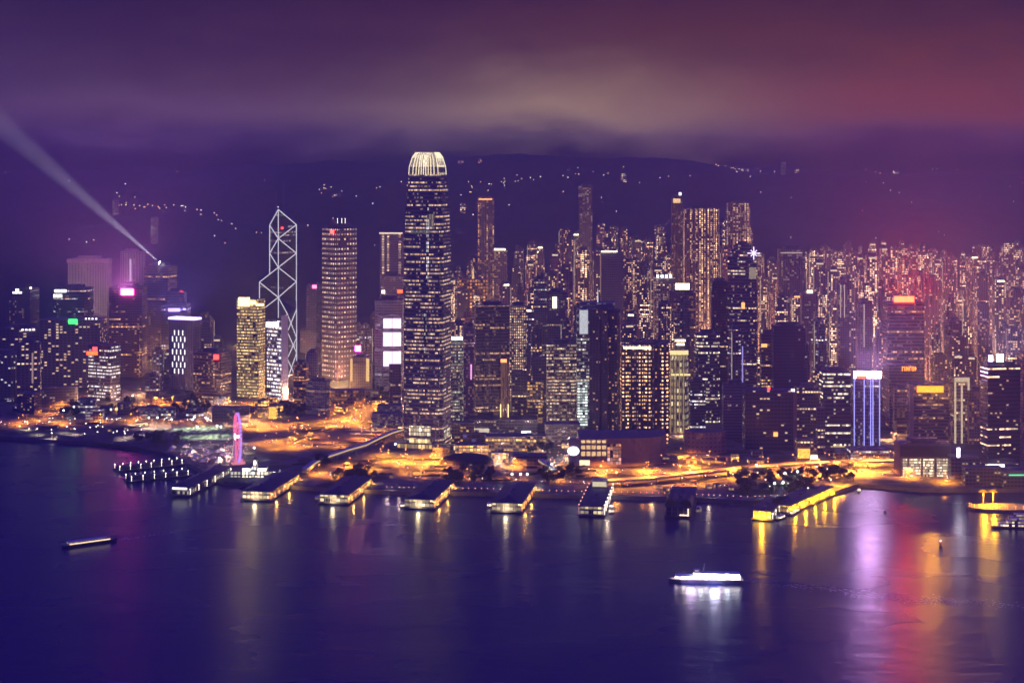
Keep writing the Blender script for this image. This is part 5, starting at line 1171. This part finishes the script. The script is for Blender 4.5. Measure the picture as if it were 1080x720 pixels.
TG = [((335, 352), (487, 497), 16, 'dark roadside tree in the clump under the curved footbridge', 'trees under the footbridge'),
      ((352, 395), (497, 509), 22, 'dark quayside tree between the white-masted pier and the road', 'trees behind the left ferry piers'),
      ((470, 520), (500, 510), 26, 'dark tree before the domed hall by the ferry piers', 'trees before the domed hall'),
      ((570, 612), (500, 512), 16, 'dark tree near the lit terminal pier root', 'trees near the terminal pier'),
      ((778, 862), (498, 522), 62, 'dark waterside park tree between flyover and yellow pier', 'trees in the right waterside park'),
      ((865, 905), (494, 508), 22, 'dark tree left of the four-bay quayside block', 'trees left of the quayside block'),
      ((56, 84), (428, 440), 18, 'dark tree beside the left coastal road hall', 'trees by the left coastal road'),
      ((112, 145), (425, 440), 16, 'dark tree behind the left coastal road', 'trees behind the left coastal road'),
      ((184, 225), (424, 440), 22, 'dark tree between the funfair and the low offices', 'trees above the funfair'),
      ((292, 322), (425, 440), 20, 'dark tree beside the glowing orange cube', 'trees by the orange cube'),
      ((372, 408), (410, 428), 28, 'tree below the lilac-panelled bank', 'trees below the panelled bank'),
      ((555, 580), (474, 480), 10, 'tree on the podium terraces by the mall', 'trees on the podium'),
      ((130, 190), (462, 476), 14, 'small tree on the dark left shore ground', 'trees on the left shore')]
first = [True]*4
def blocked(x, y, r=3):
    return any(math.hypot(x-ox, y-oy) < rr+r-6 for ox, oy, rr in OCC)
for (xa, xb), (ya, yb), n, lb, gp in TG:
    made = 0; tries = 0
    while made < n and tries < n*8:
        tries += 1; py = rnd.uniform(ya, yb); Yt = rowY(py); x = wx(rnd.uniform(xa, xb), Yt)
        if blocked(x, Yt) or Yt < coast(x)+4: continue
        if any(abs(Vector((x-a[0], Yt-a[1])).dot(Vector((b[1]-a[1], a[0]-b[0])).normalized())) < w/2+2 and -1 < (Vector((x-a[0], Yt-a[1])).dot(Vector((b[0]-a[0], b[1]-a[1])))/((b[0]-a[0])**2+(b[1]-a[1])**2)) < 1.02 for P, w in ROADS for a, b in zip(P, P[1:])) : continue
        i = rnd.randrange(4)
        o = PROT[i] if first[i] else copy_tree(PROT[i]); first[i] = False
        o.location = (x, Yt, ground(x, Yt)); o.rotation_euler = (0, 0, rnd.uniform(0, 6)); s = rnd.uniform(.75, 1.25); o.scale = (s, s, s*rnd.uniform(.9, 1.15)); tag(o, lb, 'tree', gp); made += 1

# ------------------------------------------------------------------ street lamps, cars, tents
def lamp_proto(name, hgt, arm, bulb_m, r):
    root = empty(name, (0, 0, -500), name, 'street lamp')
    mb = MB(); mb.tube((0, 0, 0), (0, 0, hgt), .16, 5, .09)
    if arm: mb.tube((0, 0, hgt), (arm, 0, hgt+.4), .09, 4, .06)
    mb.build('pole', steel_m, root)
    mb = MB(); mb.ball((arm, 0, hgt+.1), r); mb.build('lamp_head', bulb_m, root); return root
LP = {'orange': lamp_proto('street_lamp', 11, 1.8, O_B, .62), 'white': lamp_proto('post_lamp', 9, 1.2, W_B, .62), 'park': lamp_proto('park_lamp', 4.5, 0, P_B, .5), 'city': lamp_proto('street_lamp', 10, 1.5, O_B, .62), 'cool': lamp_proto('floodlight_mast', 15, 0, C_B, 1.25)}
LC = {'orange': (1, .31, .022), 'white': (1, .82, .62), 'park': (1, .7, .55), 'cool': (.95, 1, .9), 'city': (1, .50, .22)}
POW = 7.5; SPT = {'city': R(168), 'orange': R(165), 'white': R(140), 'cool': R(130)}
lfirst = {k: True for k in LP}; nl = [0]
def put_lamp(kind, x, y, label, group, power=0, z=None, hgt=None, rz=None):
    o = LP[kind] if lfirst[kind] else copy_tree(LP[kind]); lfirst[kind] = False
    o.location = (x, y, ground(x, y) if z is None else z); o.rotation_euler = (0, 0, rnd.uniform(0, 6.28) if rz is None else rz); tag(o, label, 'street lamp', group)
    if power:
        lamp_light('lamp_glow', (0, 0, {'orange': 11.5, 'white': 9.5, 'park': 5.4, 'cool': 17, 'city': 11.5}[kind]), LC[kind], power*POW, .7, o, None if (kind == 'city' and y > 2680) else SPT.get(kind)); nl[0] += 1
def along(P, step, off):
    out = []; carry = step*.5
    for a, b in zip(P, P[1:]):
        a, b = Vector(a[:2]), Vector(b[:2]); L = (b-a).length; d = (b-a)/L; n = Vector((-d.y, d.x)); s = carry
        while s < L: out.append((a+d*s+n*off, math.atan2(-n.y*off, -n.x*off))); s += step
        carry = s-L
    return out
RN = ['left coastal road', 'road across the vacant ground', 'curving left flyover road', 'road below the vacant ground', 'central waterfront road', 'promenade road behind the piers', 'orange ramp beside the brick-coloured block', 'right waterfront road', 'left hillside road', 'road below the stone bank']
for i, (P, w) in enumerate(ROADS):
    pw = (1.5e4, 1.6e4, 1.4e4, 1.7e4, 2.6e4, 1.2e4, 4.0e4, 3.0e4, 1.5e4, 1.7e4)[i]
    for sd in ((1, -1) if w > 20 else (1,)):
        for p, a in along(P, 58, sd*(w/2+.8)):
            if not blocked(p.x, p.y, -8) and p.y > coast(p.x)+3: put_lamp('orange', p.x, p.y, f'orange street lamp on the {RN[i]}', f'street lamps on the {RN[i]}', pw, rz=a)
for sd in (1, -1):
    for p, a in along([(v.x, v.y) for v in FLY], 44, sd*8.0): put_lamp('orange', p.x, p.y, 'orange lamp standing on the long elevated road', 'street lamps on the elevated road', 1.8e4, z=12, rz=a)
# open ground lit orange round the wheel and below the bank
def scatter(xr, yr, n, kind, label, group, power, every=1):
    k = 0; tries = 0
    while k < n and tries < n*10:
        tries += 1; py = rnd.uniform(*yr); Yl = rowY(py); x = wx(rnd.uniform(*xr), Yl)
        if blocked(x, Yl, -2) or Yl < coast(x)+2: continue
        put_lamp(kind, x, Yl, label, group, power if k % every == 0 else 0); k += 1
scatter((335, 400), (428, 446), 30, 'orange', 'orange lamp among trees below the stone bank', 'lamps on the square below the stone bank', 1.6e4, 2)
scatter((262, 330), (442, 476), 26, 'orange', 'orange lamp on the open ground right of the wheel', 'lamps on the open ground by the wheel', 1.5e4, 2)
scatter((400, 470), (478, 500), 20, 'orange', 'orange lamp on the busy road at the crowned skyscraper foot', 'lamps at the skyscraper foot', 1.0e4, 1)
scatter((845, 935), (488, 502), 18, 'orange', 'orange lamp beneath the elevated road at the right', 'lamps beneath the elevated road', 1.8e4, 1)
scatter((190, 262), (466, 490), 56, 'park', 'small pink-white lamp at the funfair near the wheel', 'funfair lamps', 1.6e3, 4)
scatter((476, 610), (462, 492), 100, 'park', 'small warm lamp on the shopping podium terraces', 'podium terrace lamps', 2.5e3, 5)
scatter((790, 880), (498, 524), 16, 'white', 'white lamp in the dark waterside park', 'lamps in the waterside park', 0)
scatter((20, 150), (447, 464), 34, 'white', 'white lamp on the dark left shore', 'lamps on the left shore', 4e3, 4)
for px, py in ((157, 447), (166, 447), (181, 449), (203, 449), (205, 446.5), (217, 447), (219, 448.5), (229, 456), (233, 457), (208, 457)):
    Yl = rowY(py+4); put_lamp('cool', wx(px, Yl), Yl, 'tall white floodlight mast around the funfair lawn', 'floodlights around the funfair lawn', 1.3e4)
for px, py in ((67, 440), (78, 436), (117, 439), (140, 424), (417, 477), (433, 462), (582, 499), (540, 510), (549, 510), (556, 510), (798, 500), (828, 509), (841, 507), (817, 520), (826, 519), (268, 481)):
    Yl = rowY(py+3); put_lamp('cool', wx(px, Yl), Yl, 'single bright white floodlight mast by the shore road', 'white floodlight masts along the shore', 3e3)
# unseen street lamps added between the towers to warm facades and haze
k = 0
while k < 84:
    x, y = rnd.uniform(-760, 1020), rnd.uniform(2360, 3300)
    if any(math.hypot(x-ox, y-oy) < rr+1 for ox, oy, rr in OCC) or y < coast(x)+120: continue
    nb = min(LAND, key=lambda l: abs(wx(l[0], l[3])-x) + abs(l[3]-y)*.5)[2]
    put_lamp('city', x, y, 'added warm street lamp, unseen, near '+nb, 'added street lamps near '+nb, (1.5e5 if y < 2680 else 3.2e5 if x > -150 else .9e5)/POW); k += 1
# promenade string of lamps right on the quay edge
xs = -150
while xs < 330:
    Yl = coast(xs)+4
    if not blocked(xs, Yl, -10): put_lamp('park', xs, Yl, 'low promenade lamp on the quay edge behind the ferry piers', 'promenade lamps on the quay', 5e2 if int(xs) % 5 == 0 else 0)
    xs += rnd.uniform(5.5, 9)
for px, py in ((862, 511.5), (868, 510), (876, 509.5), (884, 509), (889, 506.5), (900, 503)):
    Yl = rowY(py+4); put_lamp('orange', wx(px, Yl), Yl, 'orange quay lamp between the yellow pier and quayside block', 'orange quay lamps at the right basin', 2e4)
print('lamp lights', nl[0])
# cars
def car_proto(name, col):
    root = empty(name, (0, 0, -500), name, 'car')
    mb = MB(); sec = [(-2.2, .35, .8), (-1.9, .3, 1.0), (-.9, .3, 1.05), (.9, .3, .95), (1.9, .3, .8), (2.2, .4, .65)]
    for (xa, z0, z1), (xb, y0, y1) in zip(sec, sec[1:]):
        for s in (-1, 1): mb.face([(xa, s*.9, z0), (xb, s*.9, y0), (xb, s*.85, y1), (xa, s*.85, z1)][::s])
        mb.face([(xa, -.85, z1), (xb, -.85, y1), (xb, .85, y1), (xa, .85, z1)])
    mb.face([(-2.2, -.9, .35), (-2.2, -.85, .8), (-2.2, .85, .8), (-2.2, .9, .35)]); mb.face([(2.2, .9, .4), (2.2, .85, .65), (2.2, -.85, .65), (2.2, -.9, .4)])
    mb.build('body', plain(name+'_paint', col, .3, .1, var=.03), root)
    mb = MB(); mb.prism([(-1.8, -.8), (1.1, -.8), (1.1, .8), (-1.8, .8)], .95, 1.5, top=[(-1.3, -.65), (.45, -.65), (.45, .65), (-1.3, .65)], cmi=0); mb.build('cabin', plain('car_glass', (.03, .03, .04), .1), root)
    for s in (-.62, .62):
        mb = MB(); mb.box(2.2, 2.3, s-.22, s+.22, .5, .78); mb.build('headlight', sign_mat('headlight', (1, .92, .75), 26, False), root)
        mb = MB(); mb.box(-2.3, -2.2, s-.22, s+.22, .55, .85); mb.build('taillight', sign_mat('taillight', (1, .06, .03), 14, False), root)
    for x in (-1.35, 1.35):
        for s in (-.8, .8):
            mb = MB(); mb.tube((x, s-.12, .32), (x, s+.12, .32), .32, 10); mb.build('wheel', plain('tyre', (.02, .02, .02), .8), root)
    return root
CARS = [('white', car_proto('car', (.6, .6, .6))), ('red', car_proto('car', (.4, .03, .03))), ('dark', car_proto('car', (.05, .05, .06)))]
cf_ = [True]*3
for i, (P, w) in enumerate(ROADS):
    for lane in (-.38, -.14, .14, .38):
        for p, a in along(P, 34 + rnd.uniform(0, 40), lane*w):
            if rnd.random() < .12 or blocked(p.x, p.y, -4) or p.y < coast(p.x)+2: continue
            j = rnd.randrange(3); c = CARS[j][1] if cf_[j] else copy_tree(CARS[j][1]); cf_[j] = False
            d = a + (math.pi/2 if (lane > 0) == True else math.pi/2); c.location = (p.x, p.y, 4.27); c.rotation_euler = (0, 0, d)
            tag(c, f'{CARS[j][0]} car driving on the {RN[i]}', 'car', f'{CARS[j][0]} cars on the {RN[i]}')
# clipped hedges, kiosks and shelters on the open ground
hedge_m = leaf_mat('hedge_leaves', (.03, .045, .018))
def hedge(px, py, L, ang):
    Yl = rowY(py); x = wx(px, Yl)
    if blocked(x, Yl, 0) or Yl < coast(x)+6: return
    mb = MB(); q = random.Random(int(px*7+py*13)); n = max(3, int(L/4))
    for i in range(n):      # one clipped run, uneven along its top
        x0, x1 = -L/2+L*i/n, -L/2+L*(i+1)/n; h = q.uniform(1.5, 2.3)
        mb.prism([(x0, -1.3+q.uniform(-.2, .2)), (x1+.02, -1.3+q.uniform(-.2, .2)), (x1+.02, 1.3), (x0, 1.3)], 0, h, top=[(x0, -.9), (x1+.02, -.9), (x1+.02, .9), (x0, .9)], cmi=0)
    o = mb.build('hedge', hedge_m); o.location = (x, Yl, 4.2); o.rotation_euler = (0, 0, R(ang)); tag(o, 'dark clipped hedge on the orange-lit open ground by the shore roads', 'hedge', 'hedges on the open ground')
for i in range(64):
    a = rnd.choice(((255, 420, 430, 478), (320, 470, 478, 503), (440, 620, 488, 508), (640, 960, 490, 514), (30, 200, 444, 462)))
    hedge(rnd.uniform(a[0], a[1]), rnd.uniform(a[2], a[3]), rnd.uniform(14, 46), rnd.choice((-6, 4, 8, 24, 30, 62)))
kp = empty('kiosk', (0, 0, -500), 'kiosk', 'kiosk')
mb = MB(); mb.prism(plan('chamfer', 7, 5), -.2, 3); mb.build('walls', [facade('kiosk_front', 2.2, 3, .8, .6, .7, 0, .2, .3, a=AMBER, b=WHITE, s=.6, wall=(.4, .34, .28)), roof_m], kp)
mb = MB(); mb.prism(plan('rect', 8.6, 6.6), 3.02, 4.6, top=plan('rect', 4, .6), cmi=0, floor=True); mb.build('roof', roof_m, kp)
kf = True; ks = []
while len(ks) < 40:
    a = rnd.choice(((255, 420, 430, 478), (330, 470, 490, 505), (440, 620, 492, 510), (640, 790, 508, 518), (30, 190, 448, 464)))
    Yl = rowY(rnd.uniform(a[2], a[3])); x = wx(rnd.uniform(a[0], a[1]), Yl)
    if blocked(x, Yl, 3) or Yl < coast(x)+7 or any(math.hypot(x-p_[0], Yl-p_[1]) < 14 for p_ in ks): continue
    ks.append((x, Yl)); o = kp if kf else copy_tree(kp); kf = False; o.location = (x, Yl, 4.2); o.rotation_euler = (0, 0, rnd.uniform(0, 3)); tag(o, 'small lit kiosk with pitched roof on the open shore ground', 'kiosk', 'kiosks on the shore ground')
# funfair tents and lawn
tent_m = plain('tent_canvas', (.7, .62, .55), .7, var=.1)
tp = empty('marquee_tent', (0, 0, -500), 'tent', 'tent')
mb = MB(); mb.prism(plan('rect', 9, 9), 2.6, 6.2, top=plan('rect', .4, .4), cmi=0); mb.build('canopy', tent_m, tp)
for sx in (-4.3, 4.3):
    for sy in (-4.3, 4.3):
        mb = MB(); mb.tube((sx, sy, 0), (sx, sy, 2.7), .1, 5); mb.build('pole', steel_m, tp)
mb = MB(); mb.ball((0, 0, 2.3), .7); mb.build('hanging_lamp', O_B, tp)
tf = True; spots = []
while len(spots) < 26:
    py = rnd.uniform(473, 490); Yl = rowY(py); x = wx(rnd.uniform(180, 248), Yl)
    if Yl < coast(x)+8 or any(math.hypot(x-a, Yl-b) < 11 for a, b in spots): continue
    spots.append((x, Yl)); o = tp if tf else copy_tree(tp); tf = False; o.location = (x, Yl, ground(x, Yl)); o.rotation_euler = (0, 0, rnd.uniform(0, .6)); tag(o, 'small peaked fairground tent near the observation wheel', 'tent', 'fairground tents by the wheel')
lm, k = newmat('lit_lawn'); P = k.node('ShaderNodeNewGeometry').outputs['Position']
b = k.node('ShaderNodeBsdfPrincipled'); wv = k.node('ShaderNodeTexWave'); wv.inputs['Scale'].default_value = .035; wv.inputs['Distortion'].default_value = 9; k.l.new(P, wv.inputs[0])
k.put(b.inputs['Base Color'], k.ramp(wv.outputs[1], [(.3, (.05, .10, .025, 1)), (.55, (.09, .16, .04, 1)), (.7, (.32, .3, .2, 1))])); b.inputs['Roughness'].default_value = .9
o = k.node('ShaderNodeOutputMaterial'); k.l.new(b.outputs[0], o.inputs[0])
Yl = rowY(457); mb = MB(); mb.face([(wx(212, Yl)+48*math.cos(t), Yl+75*math.sin(t), 4.26) for t in (2*math.pi*i/40 for i in range(40))]); struct(mb.build('lawn', lm), 'structure')
vm = plain('bare_earth', (.10, .075, .08), .9, var=.5, scale=.03)
mb = MB(); mb.face([(wx(a, rowY(b)), rowY(b), 4.245) for a, b in ((302, 469), (396, 469.5), (413, 458), (340, 455))]); struct(mb.build('vacant_ground', vm))
mb = MB(); mb.face([(wx(a, rowY(b)), rowY(b), 4.245) for a, b in ((60, 462), (175, 476), (195, 462), (165, 451), (95, 452))]); struct(mb.build('vacant_ground', vm))
def fence(label, pts, z=4.25):
    P = [(wx(a, rowY(b)), rowY(b)) for a, b in pts]; root = empty('hoarding_fence', (P[0][0], P[0][1], z), label, 'fence')
    L = lambda p: (p[0]-P[0][0], p[1]-P[0][1])
    for a, b in zip(P, P[1:]):
        a, b = Vector(L(a)), Vector(L(b)); d = (b-a).normalized(); n = Vector((-d.y, d.x))*.08; mb = MB(); mb.prism([tuple(a-n), tuple(b-n), tuple(b+n), tuple(a+n)], 0, 2.6, cmi=0); mb.build('panel', plain('hoarding', (.3, .27, .3)), root)
fence('low hoarding round the vacant ground before the grid-front civic slab', [(302, 469.6), (396, 470.1), (413.6, 458), (340, 454.6), (302, 469.6)])
# ------------------------------------------------------------------ lights up on the hill
def hillpoint(px, py):
    Y = 3250.
    while Y < 5000:
        x = wx(px, Y); z = ground(x, Y)
        if z > wz(py, Y): return x, Y, z
        Y += 12
    return None
hl = [(sign_mat('hill_lamp_warm', (1, .66, .36), 3.2, False)), (sign_mat('hill_lamp_white', (1, .85, .75), 3.6, False)), (sign_mat('hill_lamp_orange', (1, .42, .15), 4, False))]
LH = []
for i, m in enumerate(hl):
    r = empty('hillside_lamp', (0, 0, -500), 'l', 'lamp'); mb = MB(); mb.tube((0, 0, 0), (0, 0, 6), .2, 4); mb.build('pole', steel_m, r); mb = MB(); mb.ball((0, 0, 6.5), 1.25); mb.build('lamp_head', m, r); LH.append([r, True])
def hlamp(px, py, k, lb, gp):
    h = next((q for q in (hillpoint(px, py+1.5+j*2) for j in range(10)) if q), None)
    if not h: return
    o = LH[k][0] if LH[k][1] else copy_tree(LH[k][0]); LH[k][1] = False; o.location = h; tag(o, lb, 'lamp', gp)
    s = rnd.uniform(.55, 1.15); o.scale = (s, s, 1)
CH = [('chain of lamps on the left ridge road', [(112, 212), (135, 217), (160, 218), (185, 219), (207, 222)], 26), ('row of lamps stepping down the ridge behind the braced skyscraper', [(200, 222), (222, 228), (237, 237), (258, 243), (275, 248)], 14),
      ('lamp on the hill road left of the crowned skyscraper', [(328, 203), (345, 201), (372, 204), (424, 200)], 16), ('lamp on the rising hill road right of the crowned skyscraper', [(487, 203), (500, 199), (518, 195), (530, 195), (548, 190), (566, 194)], 24),
      ('lamp on the hill road above the central residences', [(590, 187), (612, 182), (640, 185), (668, 181)], 12), ('lamp on the high ridge road under the red cloud', [(742, 165), (770, 162), (800, 165), (838, 163)], 22), ('lamp on the high ridge road at the right', [(880, 152), (905, 164), (935, 170), (960, 166), (1022, 161), (1075, 160)], 16)]
for lb, pts, n in CH:
    for i in range(n):
        t = (i+rnd.uniform(-.4, .4))/n*(len(pts)-1); j = max(0, min(len(pts)-2, int(t))); f = t-j
        if rnd.random() < .2: continue
        hlamp(pts[j][0]+(pts[j+1][0]-pts[j][0])*f+rnd.gauss(0, 5), pts[j][1]+(pts[j+1][1]-pts[j][1])*f+rnd.gauss(0, 3), rnd.choice((0, 0, 1, 2)), 'small '+lb.replace('chain of lamps', 'lamp').replace('row of lamps', 'lamp'), lb.replace('chain of lamps', 'lamps').replace('row of lamps', 'lamps').replace('lamp on', 'lamps on'))
for i in range(54): hlamp(rnd.uniform(0, 1080), rnd.uniform(178, 262), rnd.choice((0, 1, 1, 2)), 'scattered single lamp on the dark wooded hillside', 'scattered lamps on the wooded hill')
hm = [facade('villa_%d' % i, 4, 3.6, .6, .5, .5, .2, .2, .5, a=PEACH, b=(WHITE, AMBER)[i], s=1.6, wall=(.4, .34, .32)) for i in range(2)]
HV = [(486, 171, 16, 6, 'amber-lit ridge house right of the crown of the tallest skyscraper', AMBER), (506, 171, 9, 9, 'small bright ridge house beside the amber-lit one', ORANGE), (826, 175, 12, 34, 'white-lit block high on the ridge under the red cloud', WHITE), (822, 163, 30, 7, 'long lit restaurant building on the ridge crest', PEACH), (658, 189, 14, 20, 'lit villa block on the hill above the central residences', PEACH), (786, 176, 20, 8, 'low lit house left of the white ridge block', WHITE), (840, 173, 12, 9, 'small amber house right of the white ridge block', AMBER), (355, 207, 24, 6, 'low lit house on the hill above the gridded skyscraper', PEACH), (945, 166, 16, 9, 'lit house on the right-hand ridge', PEACH), (488, 222, 14, 22, 'lit hillside block just right of the crowned skyscraper', PEACH), (163, 248, 16, 60, 'slim dim hillside tower above the searchlight tower', PEACH), (122, 222, 14, 36, 'dim tower standing on the left hillside', PEACH)]
for px, py, w, h_, lb, c in HV:
    h = next((q for q in (hillpoint(px, py+h_*.15+j*2) for j in range(10)) if q), None)
    if not h: continue
    root = empty('hillside_house', h, lb, 'house'); mb = MB(); mb.prism(plan('rect', w, 10), -8, h_); mb.build('walls', [facade('hv%d' % px, 4, 3.6, .7, .5, .55, .2, .2, .5, a=c, b=WHITE, s=1.2 if h_ < 33 else .25, wall=(.4, .34, .32)), roof_m], root)
    mb = MB(); mb.prism(plan('rect', w+1, 11), h_+.02, h_+2.6, top=plan('rect', w*.7, 2), cmi=0, floor=True); mb.build('roof', roof_m, root)

# ------------------------------------------------------------------ searchlight and added halo spots at the big signs
def beam(name, src, dirv, power, size, col, parent):
    l = lamp_light(name, src, col, power, 1.2, None, size); l.data.spot_blend = 1.0; l.rotation_euler = Vector(dirv).to_track_quat('-Z', 'Y').to_euler(); return l
t = SEARCH
mb = MB(); p = local(t, (wx(168, t.Y), t.Y+2, wz(277, t.Y))); d = Vector((-.66, -.35, .66)).normalized()
mb.tube(Vector(p)-d*4, Vector(p), 1.6, 10, 2.4); mb.build('searchlight_drum', dark_m, t.root)
mb = MB(); mb.tube((p[0], p[1], t.h), (p[0], p[1], p[2]-1), .5, 6); mb.build('searchlight_stand', steel_m, t.root)
mb = MB(); mb.tube(Vector(p)+d*.05, Vector(p)+d*.4, 3.4, 14); mb.build('searchlight_lens', sign_mat('lens_white', (.96, .94, 1.), 60), t.root)
beam('searchlight', (wx(168, t.Y)+d.x*2, t.Y+2+d.y*2, wz(277, t.Y)+d.z*2), d, 3.2e8, R(8.5), (.98, .90, 1.0), t.root)

# spots added before the big signs and lamps light the haze for their halos
def sign_glow(name, px, py, Y, col, power, size=84, tilt=.5, side=0.):
    l = lamp_light(name, (wx(px, Y), Y-2.6, wz(py, Y)), col, power, 3.0, None, R(size)); l.rotation_euler = Vector((side, -1, tilt)).to_track_quat('-Z', 'Y').to_euler(); return l
sign_glow('pink_sign_light', 134, 308, 2958, (1, .22, .72), 5.5e6, tilt=.9)
sign_glow('violet_roof_light', 192, 339, 2840, (.34, .22, 1), 3e6, tilt=.95)
sign_glow('red_sign_light', 953, 315.5, 2578, (1, .045, .025), 4.2e6)
sign_glow('red_sign_halo_spot', 953, 315.5, 2578, (1, .045, .025), 2e6, tilt=.8)
sign_glow('violet_white_sign_light', 915, 395, 2318, (.85, .42, 1), 1.3e6)
sign_glow('violet_white_sign_halo_spot', 915, 395, 2318, (.85, .42, 1), 3e6, tilt=1.1)
sign_glow('yellow_sign_light', 981, 410, 2312, (1, .42, .02), 1.6e6)
sign_glow('roof_lamp_light', 1054, 377.5, 2154, (.8, .6, 1), 1.6e6, tilt=.95)
sign_glow('pink_roof_lamp_light', 377.5, 367.5, 2812, (1, .25, .4), 1.5e5)
sign_glow('lilac_panel_light', 414, 360, 2846, (1, .55, .95), 1e5)
sign_glow('gold_top_light', 258, 318, 2788, (1, .6, .15), 4e5)
sign_glow('green_sign_light', 77, 339, 2878, (.05, 1, .2), 2.5e5, tilt=.95)
sign_glow('flare_light', 1011, 477, rowY(506)-1, (.9, .8, 1), 1e5)
sign_glow('crown_light', 449, 170, 2280, (1, .88, .65), 2e5)

# foam left on the water by the boats
fm = plain('foam_white', (.75, .75, .78), .6, var=.1)
mb = MB(); q = random.Random(5)
for (xa, ra), (xb, rb), n, w in (((792, 612.5), (1085, 640), 620, 7), ((890, 627), (1010, 635), 420, 8), ((930, 545), (1000, 566), 140, 5), ((1000, 566), (1085, 577), 160, 6), ((122, 569), (190, 560), 130, 4)):
    for i in range(n):
        t = q.random(); Ya = rowY(ra+(rb-ra)*t, 0); x, y = wx(xa+(xb-xa)*t, Ya) + q.gauss(0, 2), Ya + q.gauss(0, w); a = q.uniform(0, 3.1); u = Vector((math.cos(a), math.sin(a)*.5))*q.uniform(.5, 1.7); v = Vector((-u.y, u.x))*q.uniform(.2, .5)
        mb.face([(x-u.x, y-u.y, .03), (x+v.x, y+v.y, .03), (x+u.x, y+u.y, .03), (x-v.x, y-v.y, .03)])
struct(mb.build('wake_foam', fm), 'stuff')

# architectural floodlights washing the pale fronts
def wash(px, py, Yf, aim_row, col, power, size=70):
    x = wx(px, Yf-70); l = lamp_light('facade_floodlight', (x, Yf-70, ground(x, Yf-70)+26), col, power, 1.5, None, R(size)); t = Vector((wx(px, Yf), Yf, wz(aim_row, Yf))); l.rotation_euler = (t-l.location).to_track_quat('-Z', 'Y').to_euler()
for px in (80, 93, 106): wash(px, 345, 3180, 300, (1, .52, .48), 1.8e5)
wash(138, 345, 3220, 295, (1, .45, .55), 2.4e5)
for px in (345, 366): wash(px, 400, 2930, 320, (1, .55, .45), 8e4)
wash(413, 300, 3200, 268, (1, .6, .6), 2e5)
wash(300, 400, 2765, 380, (.8, .7, 1), 1e5)
